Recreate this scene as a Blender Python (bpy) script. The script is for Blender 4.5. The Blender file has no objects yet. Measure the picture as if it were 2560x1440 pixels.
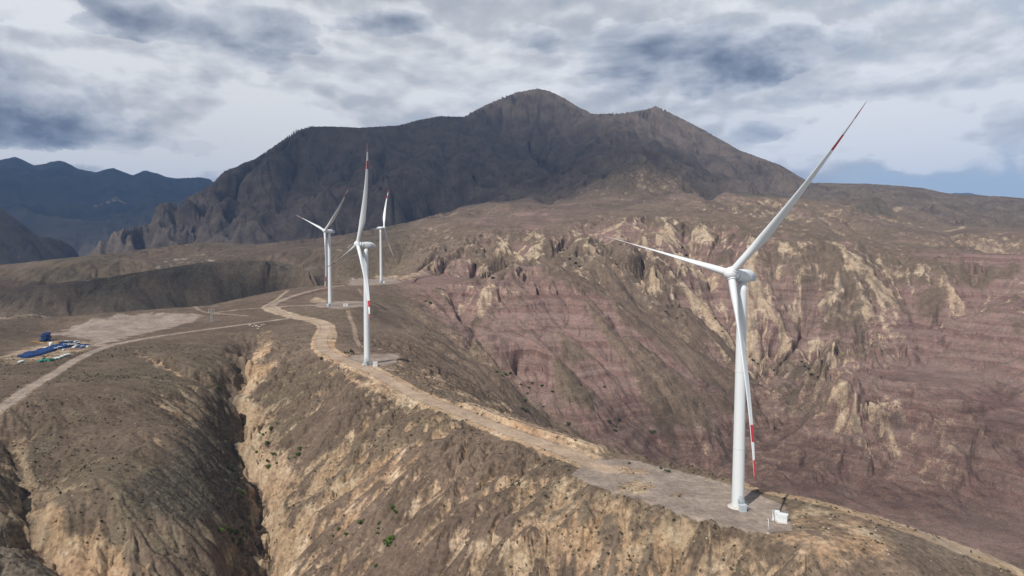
import bpy, bmesh, math, random
import numpy as np
from mathutils import Matrix, Vector

R = math.radians
C = bpy.context.scene
COL = C.collection

# ------------------------------------------------------------------ camera
CAMZ = 90.0
FPX = 1730.0                       # focal length in pixels of the 2560 px wide photograph
PITCH = R(3.4)
cam_data = bpy.data.cameras.new("camera")
cam_data.sensor_width = 36.0
cam_data.lens = 36.0 * FPX / 2560.0
cam_data.clip_start = 1.0
cam_data.clip_end = 60000.0
cam = bpy.data.objects.new("camera", cam_data)
COL.objects.link(cam)
cam.location = (0, 0, CAMZ)
cam.rotation_euler = (R(90) - PITCH, 0, 0)
C.camera = cam

HAZE = 4.0e-5                      # density of the air per metre
# ------------------------------------------------------------------ light
SUN_AZ, SUN_EL = R(220.0), R(47.0)          # azimuth clockwise from +Y
C.view_settings.view_transform = 'Standard'
C.view_settings.look = 'None'
C.view_settings.gamma = 1.0
C.view_settings.use_curve_mapping = False
C.view_settings.exposure = 0.22
try:
    C.cycles.max_bounces = 5
    C.cycles.diffuse_bounces = 2
    C.cycles.glossy_bounces = 2
    C.cycles.transparent_max_bounces = 12
    C.cycles.volume_bounces = 0
    C.cycles.use_denoising = True
except Exception:
    pass

sun_dir = Vector((math.sin(SUN_AZ) * math.cos(SUN_EL), math.cos(SUN_AZ) * math.cos(SUN_EL), math.sin(SUN_EL)))
sd = bpy.data.lights.new("sun", 'SUN')
sd.energy = 4.7
sd.angle = R(0.53)
sd.color = (1.0, 0.96, 0.91)
sun = bpy.data.objects.new("sun", sd)
COL.objects.link(sun)
sun.location = sun_dir * 3000
sun.rotation_euler = sun_dir.to_track_quat('Z', 'Y').to_euler()


class NT:
    """small helper for node trees"""
    def __init__(self, tree):
        self.t = tree
        self.n = tree.nodes
        self.l = tree.links

    def new(self, typ, **kw):
        nd = self.n.new(typ)
        for k, v in kw.items():
            setattr(nd, k, v)
        return nd

    def put(self, sock, v):
        if v is None:
            return
        if hasattr(v, 'is_output'):
            self.l.new(v, sock)
        else:
            if sock.type == 'RGBA' and not isinstance(v, (int, float)) and len(v) == 3:
                v = (*v, 1.0)
            sock.default_value = v

    def math(self, op, a, b=None, c=None, clamp=False):
        nd = self.new('ShaderNodeMath', operation=op, use_clamp=clamp)
        for i, v in enumerate((a, b, c)):
            if v is not None:
                self.put(nd.inputs[i], v)
        return nd.outputs[0]

    def vmath(self, op, a, b=None, s=None):
        nd = self.new('ShaderNodeVectorMath', operation=op)
        self.put(nd.inputs[0], a)
        if b is not None:
            self.put(nd.inputs[1], b)
        if s is not None:
            self.put(nd.inputs['Scale'], s)
        return nd.outputs['Value'] if op in ('DOT_PRODUCT', 'LENGTH', 'DISTANCE') else nd.outputs['Vector']

    def mix(self, f, a, b, blend='MIX'):
        nd = self.new('ShaderNodeMix', data_type='RGBA', blend_type=blend)
        self.put(nd.inputs[0], f)
        self.put(nd.inputs[6], a)
        self.put(nd.inputs[7], b)
        return nd.outputs[2]

    def noise(self, vec, scale, detail=4.0, rough=0.5, dist=0.0, lac=2.0):
        nd = self.new('ShaderNodeTexNoise')
        self.put(nd.inputs['Vector'], vec)
        nd.inputs['Scale'].default_value = scale
        nd.inputs['Detail'].default_value = detail
        nd.inputs['Roughness'].default_value = rough
        nd.inputs['Lacunarity'].default_value = lac
        nd.inputs['Distortion'].default_value = dist
        return nd.outputs['Fac']

    def noise_col(self, vec, scale, detail):
        nd = self.new('ShaderNodeTexNoise')
        self.put(nd.inputs['Vector'], vec)
        nd.inputs['Scale'].default_value = scale
        nd.inputs['Detail'].default_value = detail
        return nd.outputs['Color']

    def ramp(self, x, lo, hi, a=0.0, b=1.0, smooth=True):
        nd = self.new('ShaderNodeMapRange', interpolation_type='SMOOTHSTEP' if smooth else 'LINEAR')
        self.put(nd.inputs[0], x)
        for i, v in ((1, lo), (2, hi), (3, a), (4, b)):
            self.put(nd.inputs[i], v)
        return nd.outputs[0]

    def mapping(self, vec, scale=(1, 1, 1), loc=(0, 0, 0), rot=(0, 0, 0)):
        nd = self.new('ShaderNodeMapping')
        self.put(nd.inputs[0], vec)
        nd.inputs['Location'].default_value = loc
        nd.inputs['Rotation'].default_value = rot
        nd.inputs['Scale'].default_value = scale
        return nd.outputs[0]


# ------------------------------------------------------------------ sky
def px_dir(px, py):
    """azimuth (clockwise from +Y), tangent of elevation of a photograph pixel"""
    u, v = (px - 1280.0) / FPX, (720.0 - py) / FPX
    x = u
    y = math.cos(PITCH) + v * math.sin(PITCH)
    z = -math.sin(PITCH) + v * math.cos(PITCH)
    return math.atan2(x, y), z / math.hypot(x, y)


world = bpy.data.worlds.new("World")
C.world = world
world.use_nodes = True
W = NT(world.node_tree)
W.n.clear()
sky = W.new('ShaderNodeTexSky', sky_type='NISHITA', sun_disc=False)
sky.sun_elevation = SUN_EL
sky.sun_rotation = SUN_AZ
sky.altitude = 1500
sky.air_density = 1.0
sky.dust_density = 2.0
sky.ozone_density = 1.0
tc = W.new('ShaderNodeTexCoord').outputs['Generated']
sep = W.new('ShaderNodeSeparateXYZ')
W.put(sep.inputs[0], tc)
dx, dy, dz = sep.outputs
zc = W.math('MAXIMUM', dz, 0.0)
den = W.math('ADD', zc, 0.34)
cmb = W.new('ShaderNodeCombineXYZ')
W.put(cmb.inputs[0], W.math('DIVIDE', dx, den))
W.put(cmb.inputs[1], W.math('DIVIDE', dy, den))
W.put(cmb.inputs[2], W.math('MULTIPLY', dz, 2.2))
deck = cmb.outputs[0]                         # direction projected on a cloud deck
az = W.math('ARCTAN2', dx, dy)
el = W.math('DIVIDE', dz, W.math('SQRT', W.math('ADD', W.math('MULTIPLY', dx, dx), W.math('MULTIPLY', dy, dy))))
cv = W.new('ShaderNodeCombineXYZ')
W.put(cv.inputs[0], dx)
W.put(cv.inputs[1], dy)
W.put(cv.inputs[2], W.math('MULTIPLY', dz, 2.3))
ball = W.vmath('ADD', cv.outputs[0], W.vmath('SCALE', deck, None, 0.15))
wob1 = W.math('MULTIPLY', W.math('SUBTRACT', W.noise(ball, 4.5, 7, 0.62), 0.5), 0.20)
wob2 = W.math('MULTIPLY', W.math('SUBTRACT', W.noise(W.vmath('ADD', ball, (7.3, 2.1, 4.4)), 4.5, 7, 0.62), 0.5), 0.10)
azw = W.math('ADD', az, wob1)
elw = W.math('ADD', el, wob2)


def blob(px, py, sx, sy, amp):
    """a bank of cloud standing in one direction of the sky; sx, sy in radians"""
    a0, e0 = px_dir(px, py)
    a = W.math('DIVIDE', W.math('SUBTRACT', azw, a0), sx)
    e = W.math('DIVIDE', W.math('SUBTRACT', elw, e0), sy)
    d2 = W.math('ADD', W.math('MULTIPLY', a, a), W.math('MULTIPLY', e, e))
    return W.math('MULTIPLY', W.math('EXPONENT', W.math('MULTIPLY', d2, -1.0)), amp)


def total(lst):
    s = lst[0]
    for b in lst[1:]:
        s = W.math('ADD', s, b)
    return s


GAPS = total([blob(2420, 110, .17, .09, .50), blob(2360, 340, .10, .05, .55), blob(2500, 440, .12, .04, 1.0), blob(1010, 75, .09, .035, .3), blob(2040, 95, .1, .05, .25), blob(2330, 445, .12, .02, .6)])
DARK = total([blob(90, 235, .13, .045, .95), blob(300, 335, .26, .04, .85), blob(100, 345, .14, .03, .5), blob(560, 25, .19, .035, .9), blob(220, 40, .10, .03, .8), blob(60, 140, .10, .04, .5),
              blob(1700, 130, .20, .05, 1.1), blob(1850, 190, .07, .03, .8), blob(970, 45, .055, .02, .9), blob(1400, 90, .14, .04, .4), blob(2010, 300, .10, .03, .6), blob(1050, 215, .25, .03, .3),
              blob(2250, 340, .07, .015, .5), blob(2150, 400, .12, .015, .35), blob(750, 130, .15, .03, .25), blob(2500, 60, .10, .03, .3)])
LIT = total([blob(690, 290, .09, .045, 1.0), blob(620, 375, .12, .03, .6), blob(430, 404, .2, .013, .8), blob(60, 385, .1, .012, .6), blob(1250, 170, .22, .05, .35), blob(300, 130, .16, .03, .5), blob(50, 15, .06, .03, .8),
             blob(2210, 310, .06, .03, 1.2), blob(2280, 400, .07, .016, 1.0), blob(2000, 370, .1, .02, .6), blob(2480, 230, .14, .06, .35), blob(800, 60, .1, .04, .35)])


def puffs(off):
    p = W.vmath('ADD', ball, off)
    a_ = W.noise(p, 3.2, 10, 0.61, 0.3)
    v_ = W.new('ShaderNodeTexVoronoi', feature='F1')
    q_ = W.vmath('ADD', p, W.vmath('SCALE', W.noise_col(p, 9.0, 3), None, 0.12))
    W.put(v_.inputs['Vector'], q_)
    v_.inputs['Scale'].default_value = 9.0
    v_.inputs['Detail'].default_value = 1.0
    return W.math('ADD', a_, W.math('MULTIPLY', W.math('SUBTRACT', 0.40, v_.outputs['Distance']), 0.25))


d0 = puffs((0, 0, 0))
d1 = puffs((-0.010, -0.006, 0.040))           # the same cloud a little nearer the sun
relief = W.math('SUBTRACT', d1, d0)
over = W.ramp(dz, 0.36, 0.62, 0.0, 1.0)       # unseen sky overhead darkened, added to cut the ambient light
# low dark cumulus before a high pale layer
body = W.math('ADD', W.math('MULTIPLY', W.math('SUBTRACT', d0, 0.5), 3.4), W.math('SUBTRACT', W.math('MULTIPLY', DARK, 0.95), W.math('MULTIPLY', LIT, 0.45)))
body = W.math('ADD', body, 0.06)
body = W.math('ADD', body, W.math('MULTIPLY', over, 0.9))
low = W.ramp(body, 0.16, 0.32)
dark = W.math('ADD', W.ramp(body, 0.15, 1.2, 0.12, 0.95, False), W.math('MULTIPLY', relief, 2.9), clamp=True)
high_n = W.noise(W.vmath('ADD', ball, (3.1, 9.2, 1.7)), 2.6, 7, 0.6, 0.4)
high = W.math('ADD', W.math('MULTIPLY', W.math('SUBTRACT', 0.5, high_n), 1.0), 0.40)
high = W.math('SUBTRACT', high, W.math('MULTIPLY', LIT, 0.8))
high = W.math('ADD', high, W.math('MULTIPLY', relief, 1.9), clamp=True)
cover = W.math('SUBTRACT', W.math('ADD', W.math('MULTIPLY', W.math('SUBTRACT', d0, 0.5), 1.9), 0.85), W.math('MULTIPLY', GAPS, 0.45))
cover = W.math('ADD', cover, W.math('MULTIPLY', LIT, 0.6))
cover = W.math('ADD', cover, W.math('MULTIPLY', DARK, 0.5))
cover = W.ramp(W.math('ADD', cover, over), 0.15, 0.65)
ccol = W.new('ShaderNodeValToRGB')
W.put(ccol.inputs[0], dark)
cr = ccol.color_ramp
cr.elements[0].position = 0.0
cr.elements[0].color = (7.7, 7.8, 8.0, 1)
cr.elements[1].position = 1.0
cr.elements[1].color = (1.5, 1.75, 2.25, 1)
for p_, c_ in ((0.22, (5.9, 6.15, 6.6)), (0.5, (4.1, 4.4, 4.95)), (0.78, (2.5, 2.8, 3.4))):
    e_ = cr.elements.new(p_)
    e_.color = (*c_, 1)
blue = W.mix(0.92, sky.outputs[0], (5.0, 5.7, 6.25))
ccol2 = W.new('ShaderNodeValToRGB')
W.put(ccol2.inputs[0], high)
c2 = ccol2.color_ramp
c2.elements[0].position = 0.0
c2.elements[0].color = (8.5, 8.55, 8.6, 1)
c2.elements[1].position = 1.0
c2.elements[1].color = (3.3, 3.65, 4.25, 1)
e_ = c2.elements.new(0.4)
e_.color = (5.6, 5.75, 6.0, 1)
skyc = W.mix(low, W.mix(cover, blue, ccol2.outputs[0]), ccol.outputs[0])
bg = W.new('ShaderNodeBackground')
W.put(bg.inputs[0], skyc)
bg.inputs[1].default_value = 0.088
out = W.new('ShaderNodeOutputWorld')
W.l.new(bg.outputs[0], out.inputs[0])
# ------------------------------------------------------------------ terrain: the lie of the land
# survey points: bearing and elevation of a landmark, with its height (Z) or its horizontal range (D) in metres
rng = np.random.default_rng(7)
PTS = []


def survey(px, py, r=None, z=None):
    a, t = px_dir(px, py)
    if r is None:
        r = z / t
    PTS.append((a, math.log(r), t))


def Z(*rows):
    for px, py, z in rows:
        survey(px, py, z=z)


def D(*rows):
    for px, py, r in rows:
        survey(px, py, r=r)


def behind(px, py, r, drop):
    a, t = px_dir(px, py)
    for k, d in ((1.12, drop * .6), (1.3, drop), (1.7, drop * 1.3)):
        PTS.append((a, math.log(r * k), t - d))


def skyline(rows, drop, ks=(1.12, 1.3, 1.7)):
    for px, py, r in rows:
        a, t = px_dir(px, py)
        PTS.append((a, math.log(r), t))
        for k, d in zip(ks, (drop * .6, drop, drop * 1.3)):
            PTS.append((a, math.log(r * k), t - d))


# nearest pad and the rounded shoulder right of it
Z((1845, 1267, -89.6), (1500, 1165, -89.6), (1650, 1268, -89.6), (1900, 1330, -89.7), (2050, 1300, -89.6), (1850, 1208, -89.4),
  (1700, 1192, -89.4), (1420, 1190, -89.6), (1500, 1228, -89.6), (1760, 1305, -89.6), (2000, 1385, -90.0), (1950, 1245, -89.6),
  (2200, 1380, -91.8), (2100, 1410, -91.5), (2300, 1440, -95.5), (2480, 1440, -101.0), (2200, 1305, -92.2), (2400, 1365, -97), (2050, 1252, -90.2))
skyl_near = [(1560, 1132, -89.8), (1750, 1172, -89.4), (1850, 1206, -89.4), (2000, 1241, -90.0), (2200, 1295, -92.5), (2400, 1362, -97.5), (2560, 1428, -102.5)]
for px, py, z in skyl_near:
    a, t = px_dir(px, py)
    r = z / t
    PTS.append((a, math.log(r), t))
    for k, d in ((1.13, 24), (1.35, 62), (1.6, 98)):
        rr = r * k
        PTS.append((a, math.log(rr), (z - d) / rr))
# flank below the road and the pad
Z((1600, 1440, -106), (1280, 1440, -113), (1900, 1440, -98), (2100, 1475, -96), (1450, 1440, -109), (1000, 1440, -122), (800, 1440, -133),
  (1700, 1400, -101), (1500, 1350, -100), (1350, 1280, -98.5), (1300, 1350, -103),
  (1450, 1180, -88.8), (1300, 1112, -87.6), (1100, 1030, -84.8), (950, 955, -80.6), (870, 912, -78.8), (820, 890, -78.2), (790, 862, -76.8),
  (900, 1200, -112), (1100, 1300, -106), (1050, 1150, -95.5), (850, 1050, -96), (750, 950, -91), (1200, 1220, -99), (720, 1150, -116), (720, 1000, -98.5),
  (760, 1300, -126), (900, 1320, -118))
# the gully floor
GUL_Z = [(655, 1440, -142), (640, 1340, -135), (630, 1250, -129), (612, 1150, -119), (592, 1060, -109), (585, 1000, -101), (600, 940, -93), (640, 860, -82)]
Z(*GUL_Z)
# road on the ridge and the turbines' feet
Z((1300, 1085, -87.3), (1100, 1005, -84.4), (950, 938, -80.3), (918, 910, -78.5), (825, 870, -77.2), (805, 840, -75.8), (830, 815, -73.8),
  (740, 792, -70.5), (680, 770, -66), (825.5, 765, -63.4), (750, 768, -64.5), (900, 768, -63.8), (953, 706.7, -52.9), (870, 705, -56), (900, 735, -60))
# road to the yard, plateau with the yard
Z((650, 806, -72.5), (600, 812, -73.3), (450, 833, -76), (270, 863, -78.8), (200, 895, -79.5), (100, 955, -80), (0, 1025, -80.5),
  (80, 885, -80), (200, 850, -78.5), (400, 805, -75.4), (500, 780, -72.5), (50, 940, -80.3), (100, 830, -79), (0, 870, -81), (300, 780, -75))
skyline([(-200, 810, 760), (0, 800, 800), (180, 790, 800), (350, 776, 830), (520, 764, 850), (620, 742, 930), (720, 722, 980), (850, 711, 1020)], .028, (1.08, 1.16, 1.22))
# spur between road and gully
Z((300, 930, -82), (400, 1000, -86), (300, 1100, -91), (200, 1200, -96), (480, 920, -83.5), (560, 985, -91), (470, 1085, -95), (380, 1165, -98),
  (300, 1235, -100.5), (150, 1278, -102), (150, 1322, -107), (230, 1440, -121), (60, 1440, -113), (400, 1440, -124), (450, 1300, -113), (520, 1200, -110),
  (520, 1330, -121), (40, 1100, -92), (60, 1200, -100.5), (75, 1270, -107), (0, 1330, -106), (0, 1200, -94), (560, 900, -84), (620, 830, -75.5), (520, 850, -78))
# below the frame
Z((1280, 1750, -128), (600, 1750, -160), (2000, 1750, -112), (0, 1750, -135), (2560, 1700, -120), (1280, 2200, -150), (300, 2200, -170), (2300, 2200, -140))
# right flank of the ridge and the valley floor
Z((1000, 905, -80), (1050, 900, -96), (1100, 960, -89), (1200, 1005, -91.8), (1350, 1062, -91.5), (1450, 1095, -91), (1000, 850, -86), (950, 800, -77),
  (1150, 900, -116), (1250, 1000, -115), (1100, 830, -97), (1060, 760, -75), (1000, 730, -62), (1250, 960, -136),
  (1150, 800, -97), (1190, 860, -112), (1250, 930, -138), (1320, 1000, -163), (1385, 1068, -184), (1500, 1190, -205))
D((1800, 1320, 600), (2200, 1420, 570), (2560, 1500, 560))
# badlands: floor to crest
Z((1500, 1000, -170), (1600, 900, -142), (1500, 800, -100), (1500, 720, -64), (1400, 640, -17), (1700, 1100, -216), (1750, 950, -178), (1800, 860, -150),
  (1860, 905, -186), (1750, 750, -97), (1650, 650, -24), (1950, 960, -196), (2060, 905, -152), (2130, 990, -172), (2250, 1090, -205), (1960, 1050, -212),
  (2300, 900, -172), (2500, 1000, -190), (2500, 800, -115), (2400, 740, -86), (2200, 720, -75), (2560, 720, -70), (2300, 650, -26), (2560, 650, -29),
  (2000, 640, -17), (2000, 720, -76), (2100, 800, -126), (2000, 820, -142), (2560, 1300, -250), (2400, 1200, -236), (1850, 1150, -228), (2100, 1200, -236),
  (1380, 900, -128), (1320, 780, -88), (1250, 720, -58), (1180, 700, -56), (1300, 660, -28), (2300, 800, -128), (2160, 850, -150))
# crest of the badlands
D((1000, 692, 1090), (1100, 642, 1210), (1200, 602, 1330), (1290, 588, 1400), (1400, 572, 1480), (1480, 568, 1520), (1600, 545, 1600), (1700, 540, 1640),
  (1800, 560, 1600), (1900, 600, 1480), (2050, 612, 1500), (2200, 620, 1560), (2400, 640, 1560), (2560, 640, 1600),
  (1050, 600, 1420), (1150, 560, 1600), (1300, 540, 1850), (1500, 515, 2000), (1400, 545, 1700), (1650, 505, 2050), (1750, 492, 2100), (1900, 497, 2120),
  (2000, 505, 2200), (2100, 590, 1800), (2300, 595, 1900), (2560, 600, 1950), (2000, 560, 1900), (2300, 560, 2300), (2560, 580, 2250),
  (2160, 522, 2250), (2200, 530, 2230), (2100, 545, 2100))
D((2400, 572, 2650), (2300, 545, 2700), (2560, 570, 2750), (2150, 510, 2800), (2050, 500, 2600))
# hills on the left
D((0, 730, 1230), (160, 712, 1230), (300, 692, 1220), (430, 670, 1230), (560, 652, 1240), (680, 648, 1230), (760, 668, 1200), (800, 705, 1150))
for px, py, r in [(0, 730, 1230), (160, 712, 1230), (300, 692, 1220), (430, 670, 1230), (560, 652, 1240), (680, 648, 1230)]:
    a, t = px_dir(px, py)
    PTS.append((a, math.log(1440), t - .03))
D((900, 640, 1420), (900, 690, 1130), (830, 640, 1500), (700, 632, 1600), (850, 605, 1800), (1000, 575, 1750), (960, 600, 1600))
skyline([(-200, 690, 1850), (0, 664, 1850), (190, 643, 1880), (400, 620, 1950), (520, 608, 2000), (640, 614, 1950), (700, 606, 1950), (780, 598, 2000), (860, 588, 2020),
         (940, 572, 2050), (1020, 556, 2100), (1100, 535, 2200)], .06, (1.1, 1.2, 1.28))
D((100, 690, 1600), (300, 660, 1620), (450, 640, 1700), (600, 632, 1700))
# main mountain
MSKY = [(258, 650, 2900), (268, 610, 2900), (280, 582, 2920), (320, 570, 2950), (375, 562, 3000), (392, 512, 3080), (420, 505, 3100), (452, 516, 3150), (470, 492, 3180),
        (500, 480, 3200), (530, 458, 3250), (560, 430, 3300), (600, 411, 3380), (640, 396, 3450), (690, 362, 3580), (740, 327, 3720), (775, 316, 3820), (830, 316, 3900),
        (900, 319, 4000), (1000, 313, 4200), (1045, 300, 4300), (1100, 290, 4400), (1160, 292, 4500), (1190, 275, 4550), (1215, 262, 4600), (1255, 245, 4680), (1290, 231, 4750),
        (1345, 221, 4800), (1375, 228, 4780), (1410, 245, 4740), (1450, 270, 4700), (1485, 285, 4700), (1520, 284, 4700), (1550, 284, 4700), (1580, 279, 4680), (1615, 274, 4600),
        (1638, 265, 4580), (1665, 277, 4550), (1700, 294, 4500), (1760, 325, 4400), (1850, 376, 4200), (1900, 394, 4100), (1950, 412, 4000), (1990, 436, 3900), (2030, 458, 3800)]
skyline(MSKY, .07)
skyline([(2060, 457, 3800), (2100, 458, 3800), (2160, 459, 3800), (2230, 463, 3850), (2300, 469, 3900), (2380, 485, 4000), (2450, 488, 4100), (2560, 495, 4200), (2760, 505, 4200)], .04)
D((330, 620, 2880), (420, 600, 2820), (600, 520, 2960), (600, 580, 2750), (800, 500, 2950), (800, 570, 2700), (800, 430, 3280), (800, 365, 3600), (1000, 420, 3300), (1000, 520, 2700),
  (950, 570, 2450), (1000, 360, 3750), (1200, 400, 3450), (1200, 335, 4050), (1350, 300, 4350), (1350, 365, 3850), (1250, 470, 2900), (1400, 430, 3150),
  (1480, 350, 3750), (1650, 320, 4150), (1750, 385, 3750), (1850, 430, 3500), (1000, 480, 2820), (1100, 500, 2650), (1150, 450, 2950), (700, 430, 3200), (1200, 520, 2450), (1350, 500, 2500))
# dark hill in front of the mountain, lit knoll below it
D((1440, 425, 3050), (1500, 385, 3030), (1560, 360, 3000), (1600, 357, 3000), (1650, 373, 2980), (1720, 410, 2950), (1800, 440, 2920), (1880, 470, 2850), (1950, 494, 2750),
  (1600, 420, 2750), (1640, 432, 2600), (1560, 455, 2520), (1700, 460, 2500), (1740, 486, 2350), (1620, 490, 2200), (1480, 480, 2450), (1850, 490, 2500))
for px, py, r in [(1500, 385, 3030), (1560, 360, 3000), (1600, 357, 3000), (1650, 373, 2980), (1720, 410, 2950)]:
    a, t = px_dir(px, py)
    PTS.append((a, math.log(r * 1.1), t - .012))
# near slope at the far left, blue mountains far off
skyline([(-300, 360, 4300), (-100, 455, 4200), (0, 516, 4100), (60, 556, 4000), (130, 600, 3900), (200, 645, 3800)], .06, (1.1, 1.2, 1.35))
skyline([(-300, 380, 11500), (-100, 405, 11500), (0, 399, 11500), (38, 392, 11500), (85, 413, 11500), (125, 405, 11500), (150, 400, 11500), (195, 420, 11500), (245, 428, 11500), (282, 419, 11500),
         (330, 437, 11000), (362, 425, 10800), (395, 437, 10800), (430, 443, 10800), (500, 443, 10500), (535, 455, 10500), (620, 470, 10500)], .03, (1.1, 1.2, 1.3))
D((100, 500, 8800), (300, 520, 8500), (450, 500, 8800), (200, 580, 7200), (60, 540, 7800), (330, 570, 7000), (430, 540, 7600), (230, 620, 6000))
D((2400, 484, 15000))
for px in (700, 1000, 1280, 1600, 1900, 2200, 2560, 2900):
    a, t = px_dir(px, 560)
    for r in (8500, 12000, 16000):
        PTS.append((a, math.log(r), t))
for px in (-600, 0, 200, 400):
    a, t = px_dir(px, 620)
    PTS.append((a, math.log(17000), t))
# beyond the sides of the frame
for a, rows in ((R(-47), ((200, -.50), (300, -.33), (500, -.17), (800, -.115), (1250, -.06), (1900, -.03), (4200, .10), (11500, .13))),
                (R(47), ((200, -.56), (260, -.52), (500, -.50), (650, -.39), (1100, -.10), (1600, -.02), (2600, .02), (4200, .06), (12000, .03)))):
    for r, t in rows:
        PTS.append((a, math.log(r), t))

P_ = np.array(PTS)
LN0, LN1 = math.log(120.0), math.log(17500.0)


def rbf_fit(P, c):
    A = np.hypot(P[:, None, 0] - P[None, :, 0], P[:, None, 1] - P[None, :, 1])
    A = np.sqrt(A * A + c * c)
    n = len(P)
    Q = np.c_[np.ones(n), P[:, :2]]
    M = np.zeros((n + 3, n + 3))
    M[:n, :n] = A - np.eye(n) * 2e-3
    M[:n, n:] = Q
    M[n:, :n] = Q.T
    return np.linalg.solve(M, np.r_[P[:, 2], 0, 0, 0])


RC = 0.022
wts = rbf_fit(P_, RC)


def rbf_eval(a, l):
    o = wts[-3] + wts[-2] * a + wts[-1] * l
    for i in range(len(P_)):
        da = a - P_[i, 0]
        dl = l - P_[i, 1]
        o += wts[i] * np.sqrt(da * da + dl * dl + RC * RC)
    return o


# terrain grid: bearing x log-range, about the spot the drone hovers over
QUAL = 1.0
na_in, na_out = int(1180 * QUAL), int(70 * QUAL)
A_IN, A_OUT = R(38.5), R(52)
azv = np.r_[np.linspace(-A_OUT, -A_IN, na_out, endpoint=False), np.linspace(-A_IN, A_IN, na_in), np.linspace(A_IN, A_OUT, na_out + 1)[1:]]
knots_r = [120, 190, 210, 500, 700, 1500, 2000, 2600, 4900, 5600, 17500]
dens = [.35, .8, 1.5, 1.35, 1.3, 1.15, .9, 1.1, .6, .3, .2]
lg = np.linspace(LN0, LN1, 4000)
dn = np.interp(lg, np.log(knots_r), dens)
cum = np.r_[0, np.cumsum((dn[1:] + dn[:-1]) / 2)]
nr = int(1350 * QUAL)
lnv = np.interp(np.linspace(0, cum[-1], nr), cum, lg)
NA, NR = len(azv), len(lnv)

ca = np.linspace(-A_OUT - .01, A_OUT + .01, 230)
cl = np.linspace(LN0 - .01, LN1 + .01, 330)
Tc = rbf_eval(*np.meshgrid(ca, cl, indexing='ij'))


def cubic1(G, src, dst):
    """Catmull-Rom resample of axis 0 from a uniform grid"""
    h = src[1] - src[0]
    u = np.clip((dst - src[0]) / h, 0, len(src) - 1.0001)
    i = u.astype(int)
    f = (u - i)[:, None]
    g = lambda k: G[np.clip(i + k, 0, len(src) - 1)]
    p0, p1, p2, p3 = g(-1), g(0), g(1), g(2)
    return p1 + .5 * f * (p2 - p0 + f * (2 * p0 - 5 * p1 + 4 * p2 - p3 + f * (3 * (p1 - p2) + p3 - p0)))


TAN = cubic1(cubic1(Tc, ca, azv).T.copy(), cl, lnv).T.copy()     # [NA, NR]
AZ, LN = np.meshgrid(azv, lnv, indexing='ij')
RR = np.exp(LN)
X, Y = RR * np.sin(AZ), RR * np.cos(AZ)
H = TAN * RR                         # height above the camera


# ------------------------------------------------------------------ noise
def hash2(ix, iy, seed):
    h = (ix.astype(np.int64) * 374761393 + iy.astype(np.int64) * 668265263 + seed * 1442695041) & 0xFFFFFFFF
    h = ((h ^ (h >> 13)) * 1274126177) & 0xFFFFFFFF
    return ((h ^ (h >> 16)) & 0xFFFF) / 65535.0


def vnoise(x, y, seed):
    """gradient noise, about -0.7..0.7"""
    ix, iy = np.floor(x), np.floor(y)
    fx, fy = x - ix, y - iy
    ux, uy = fx * fx * fx * (fx * (fx * 6 - 15) + 10), fy * fy * fy * (fy * (fy * 6 - 15) + 10)
    o = 0
    for i in (0, 1):
        for j in (0, 1):
            t = hash2(ix + i, iy + j, seed) * (2 * math.pi)
            o = o + (np.cos(t) * (fx - i) + np.sin(t) * (fy - j)) * (ux if i else 1 - ux) * (uy if j else 1 - uy)
    return o


def fbm(x, y, wl, octs, seed, gain=.5):
    o, a = 0, 1.0
    for k in range(octs):
        o = o + a * vnoise(x / wl + 17.3 * k, y / wl - 9.1 * k, seed + k)
        a *= gain
        wl *= .5
    return o


def sstep(x, lo, hi):
    t = np.clip((x - lo) / (hi - lo), 0, 1)
    return t * t * (3 - 2 * t)


def gradient(Hh):
    """world gradient of a height grid"""
    hr = np.gradient(Hh, axis=1) / np.gradient(RR, axis=1)
    ha = np.gradient(Hh, axis=0) / (np.gradient(AZ, axis=0) * RR)
    s, c = np.sin(AZ), np.cos(AZ)
    return hr * s + ha * c, hr * c - ha * s


def smooth(G, n):
    for _ in range(n):
        G[1:-1] = (G[:-2] + 2 * G[1:-1] + G[2:]) * .25
        G[:, 1:-1] = (G[:, :-2] + 2 * G[:, 1:-1] + G[:, 2:]) * .25
    return G


def flow_waves(x, y, gx, gy, wl, seed):
    """waves whose crests run down the slope: (cos, sin) of a locally consistent phase"""
    m = np.hypot(gx, gy) + 1e-6
    sx, sy = -gy / m, gx / m
    cell = wl * 1.9
    qx, qy = x / cell, y / cell
    ix, iy = np.floor(qx), np.floor(qy)
    cs = np.zeros_like(x)
    sn = np.zeros_like(x)
    for i in (-1, 0, 1):
        for j in (-1, 0, 1):
            cx = ix + i
            cy = iy + j
            ox = cx + .5 + (hash2(cx, cy, seed) - .5) * .9
            oy = cy + .5 + (hash2(cx, cy, seed + 57) - .5) * .9
            ddx, ddy = (qx - ox), (qy - oy)
            w = np.maximum(np.exp(-2.6 * (ddx * ddx + ddy * ddy)) - .012, 0)
            ph = (ddx * sx + ddy * sy) * (cell / wl * 2 * math.pi)
            cs += w * np.cos(ph)
            sn += w * np.sin(ph)
    m = np.sqrt(cs * cs + sn * sn) + 1e-5
    return cs / m, sn / m, sx, sy


def pl(*pts):
    """outline given by landmark pixels -> (bearing, log range) on the bare land"""
    return np.array([unproject(*p) for p in pts])


RMAX = np.maximum.accumulate(TAN, axis=1)


def unproject(px, py):
    a, t = px_dir(px, py)
    i = int(np.clip(np.searchsorted(azv, a), 0, NA - 1))
    k = int(np.searchsorted(RMAX[i], t))
    k = min(k, NR - 1)
    return azv[i] if not (0 < i) else a, lnv[k]


def wpos(px, py):
    a, l = unproject(px, py)
    r = math.exp(l)
    return np.array([r * math.sin(a), r * math.cos(a)])
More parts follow.
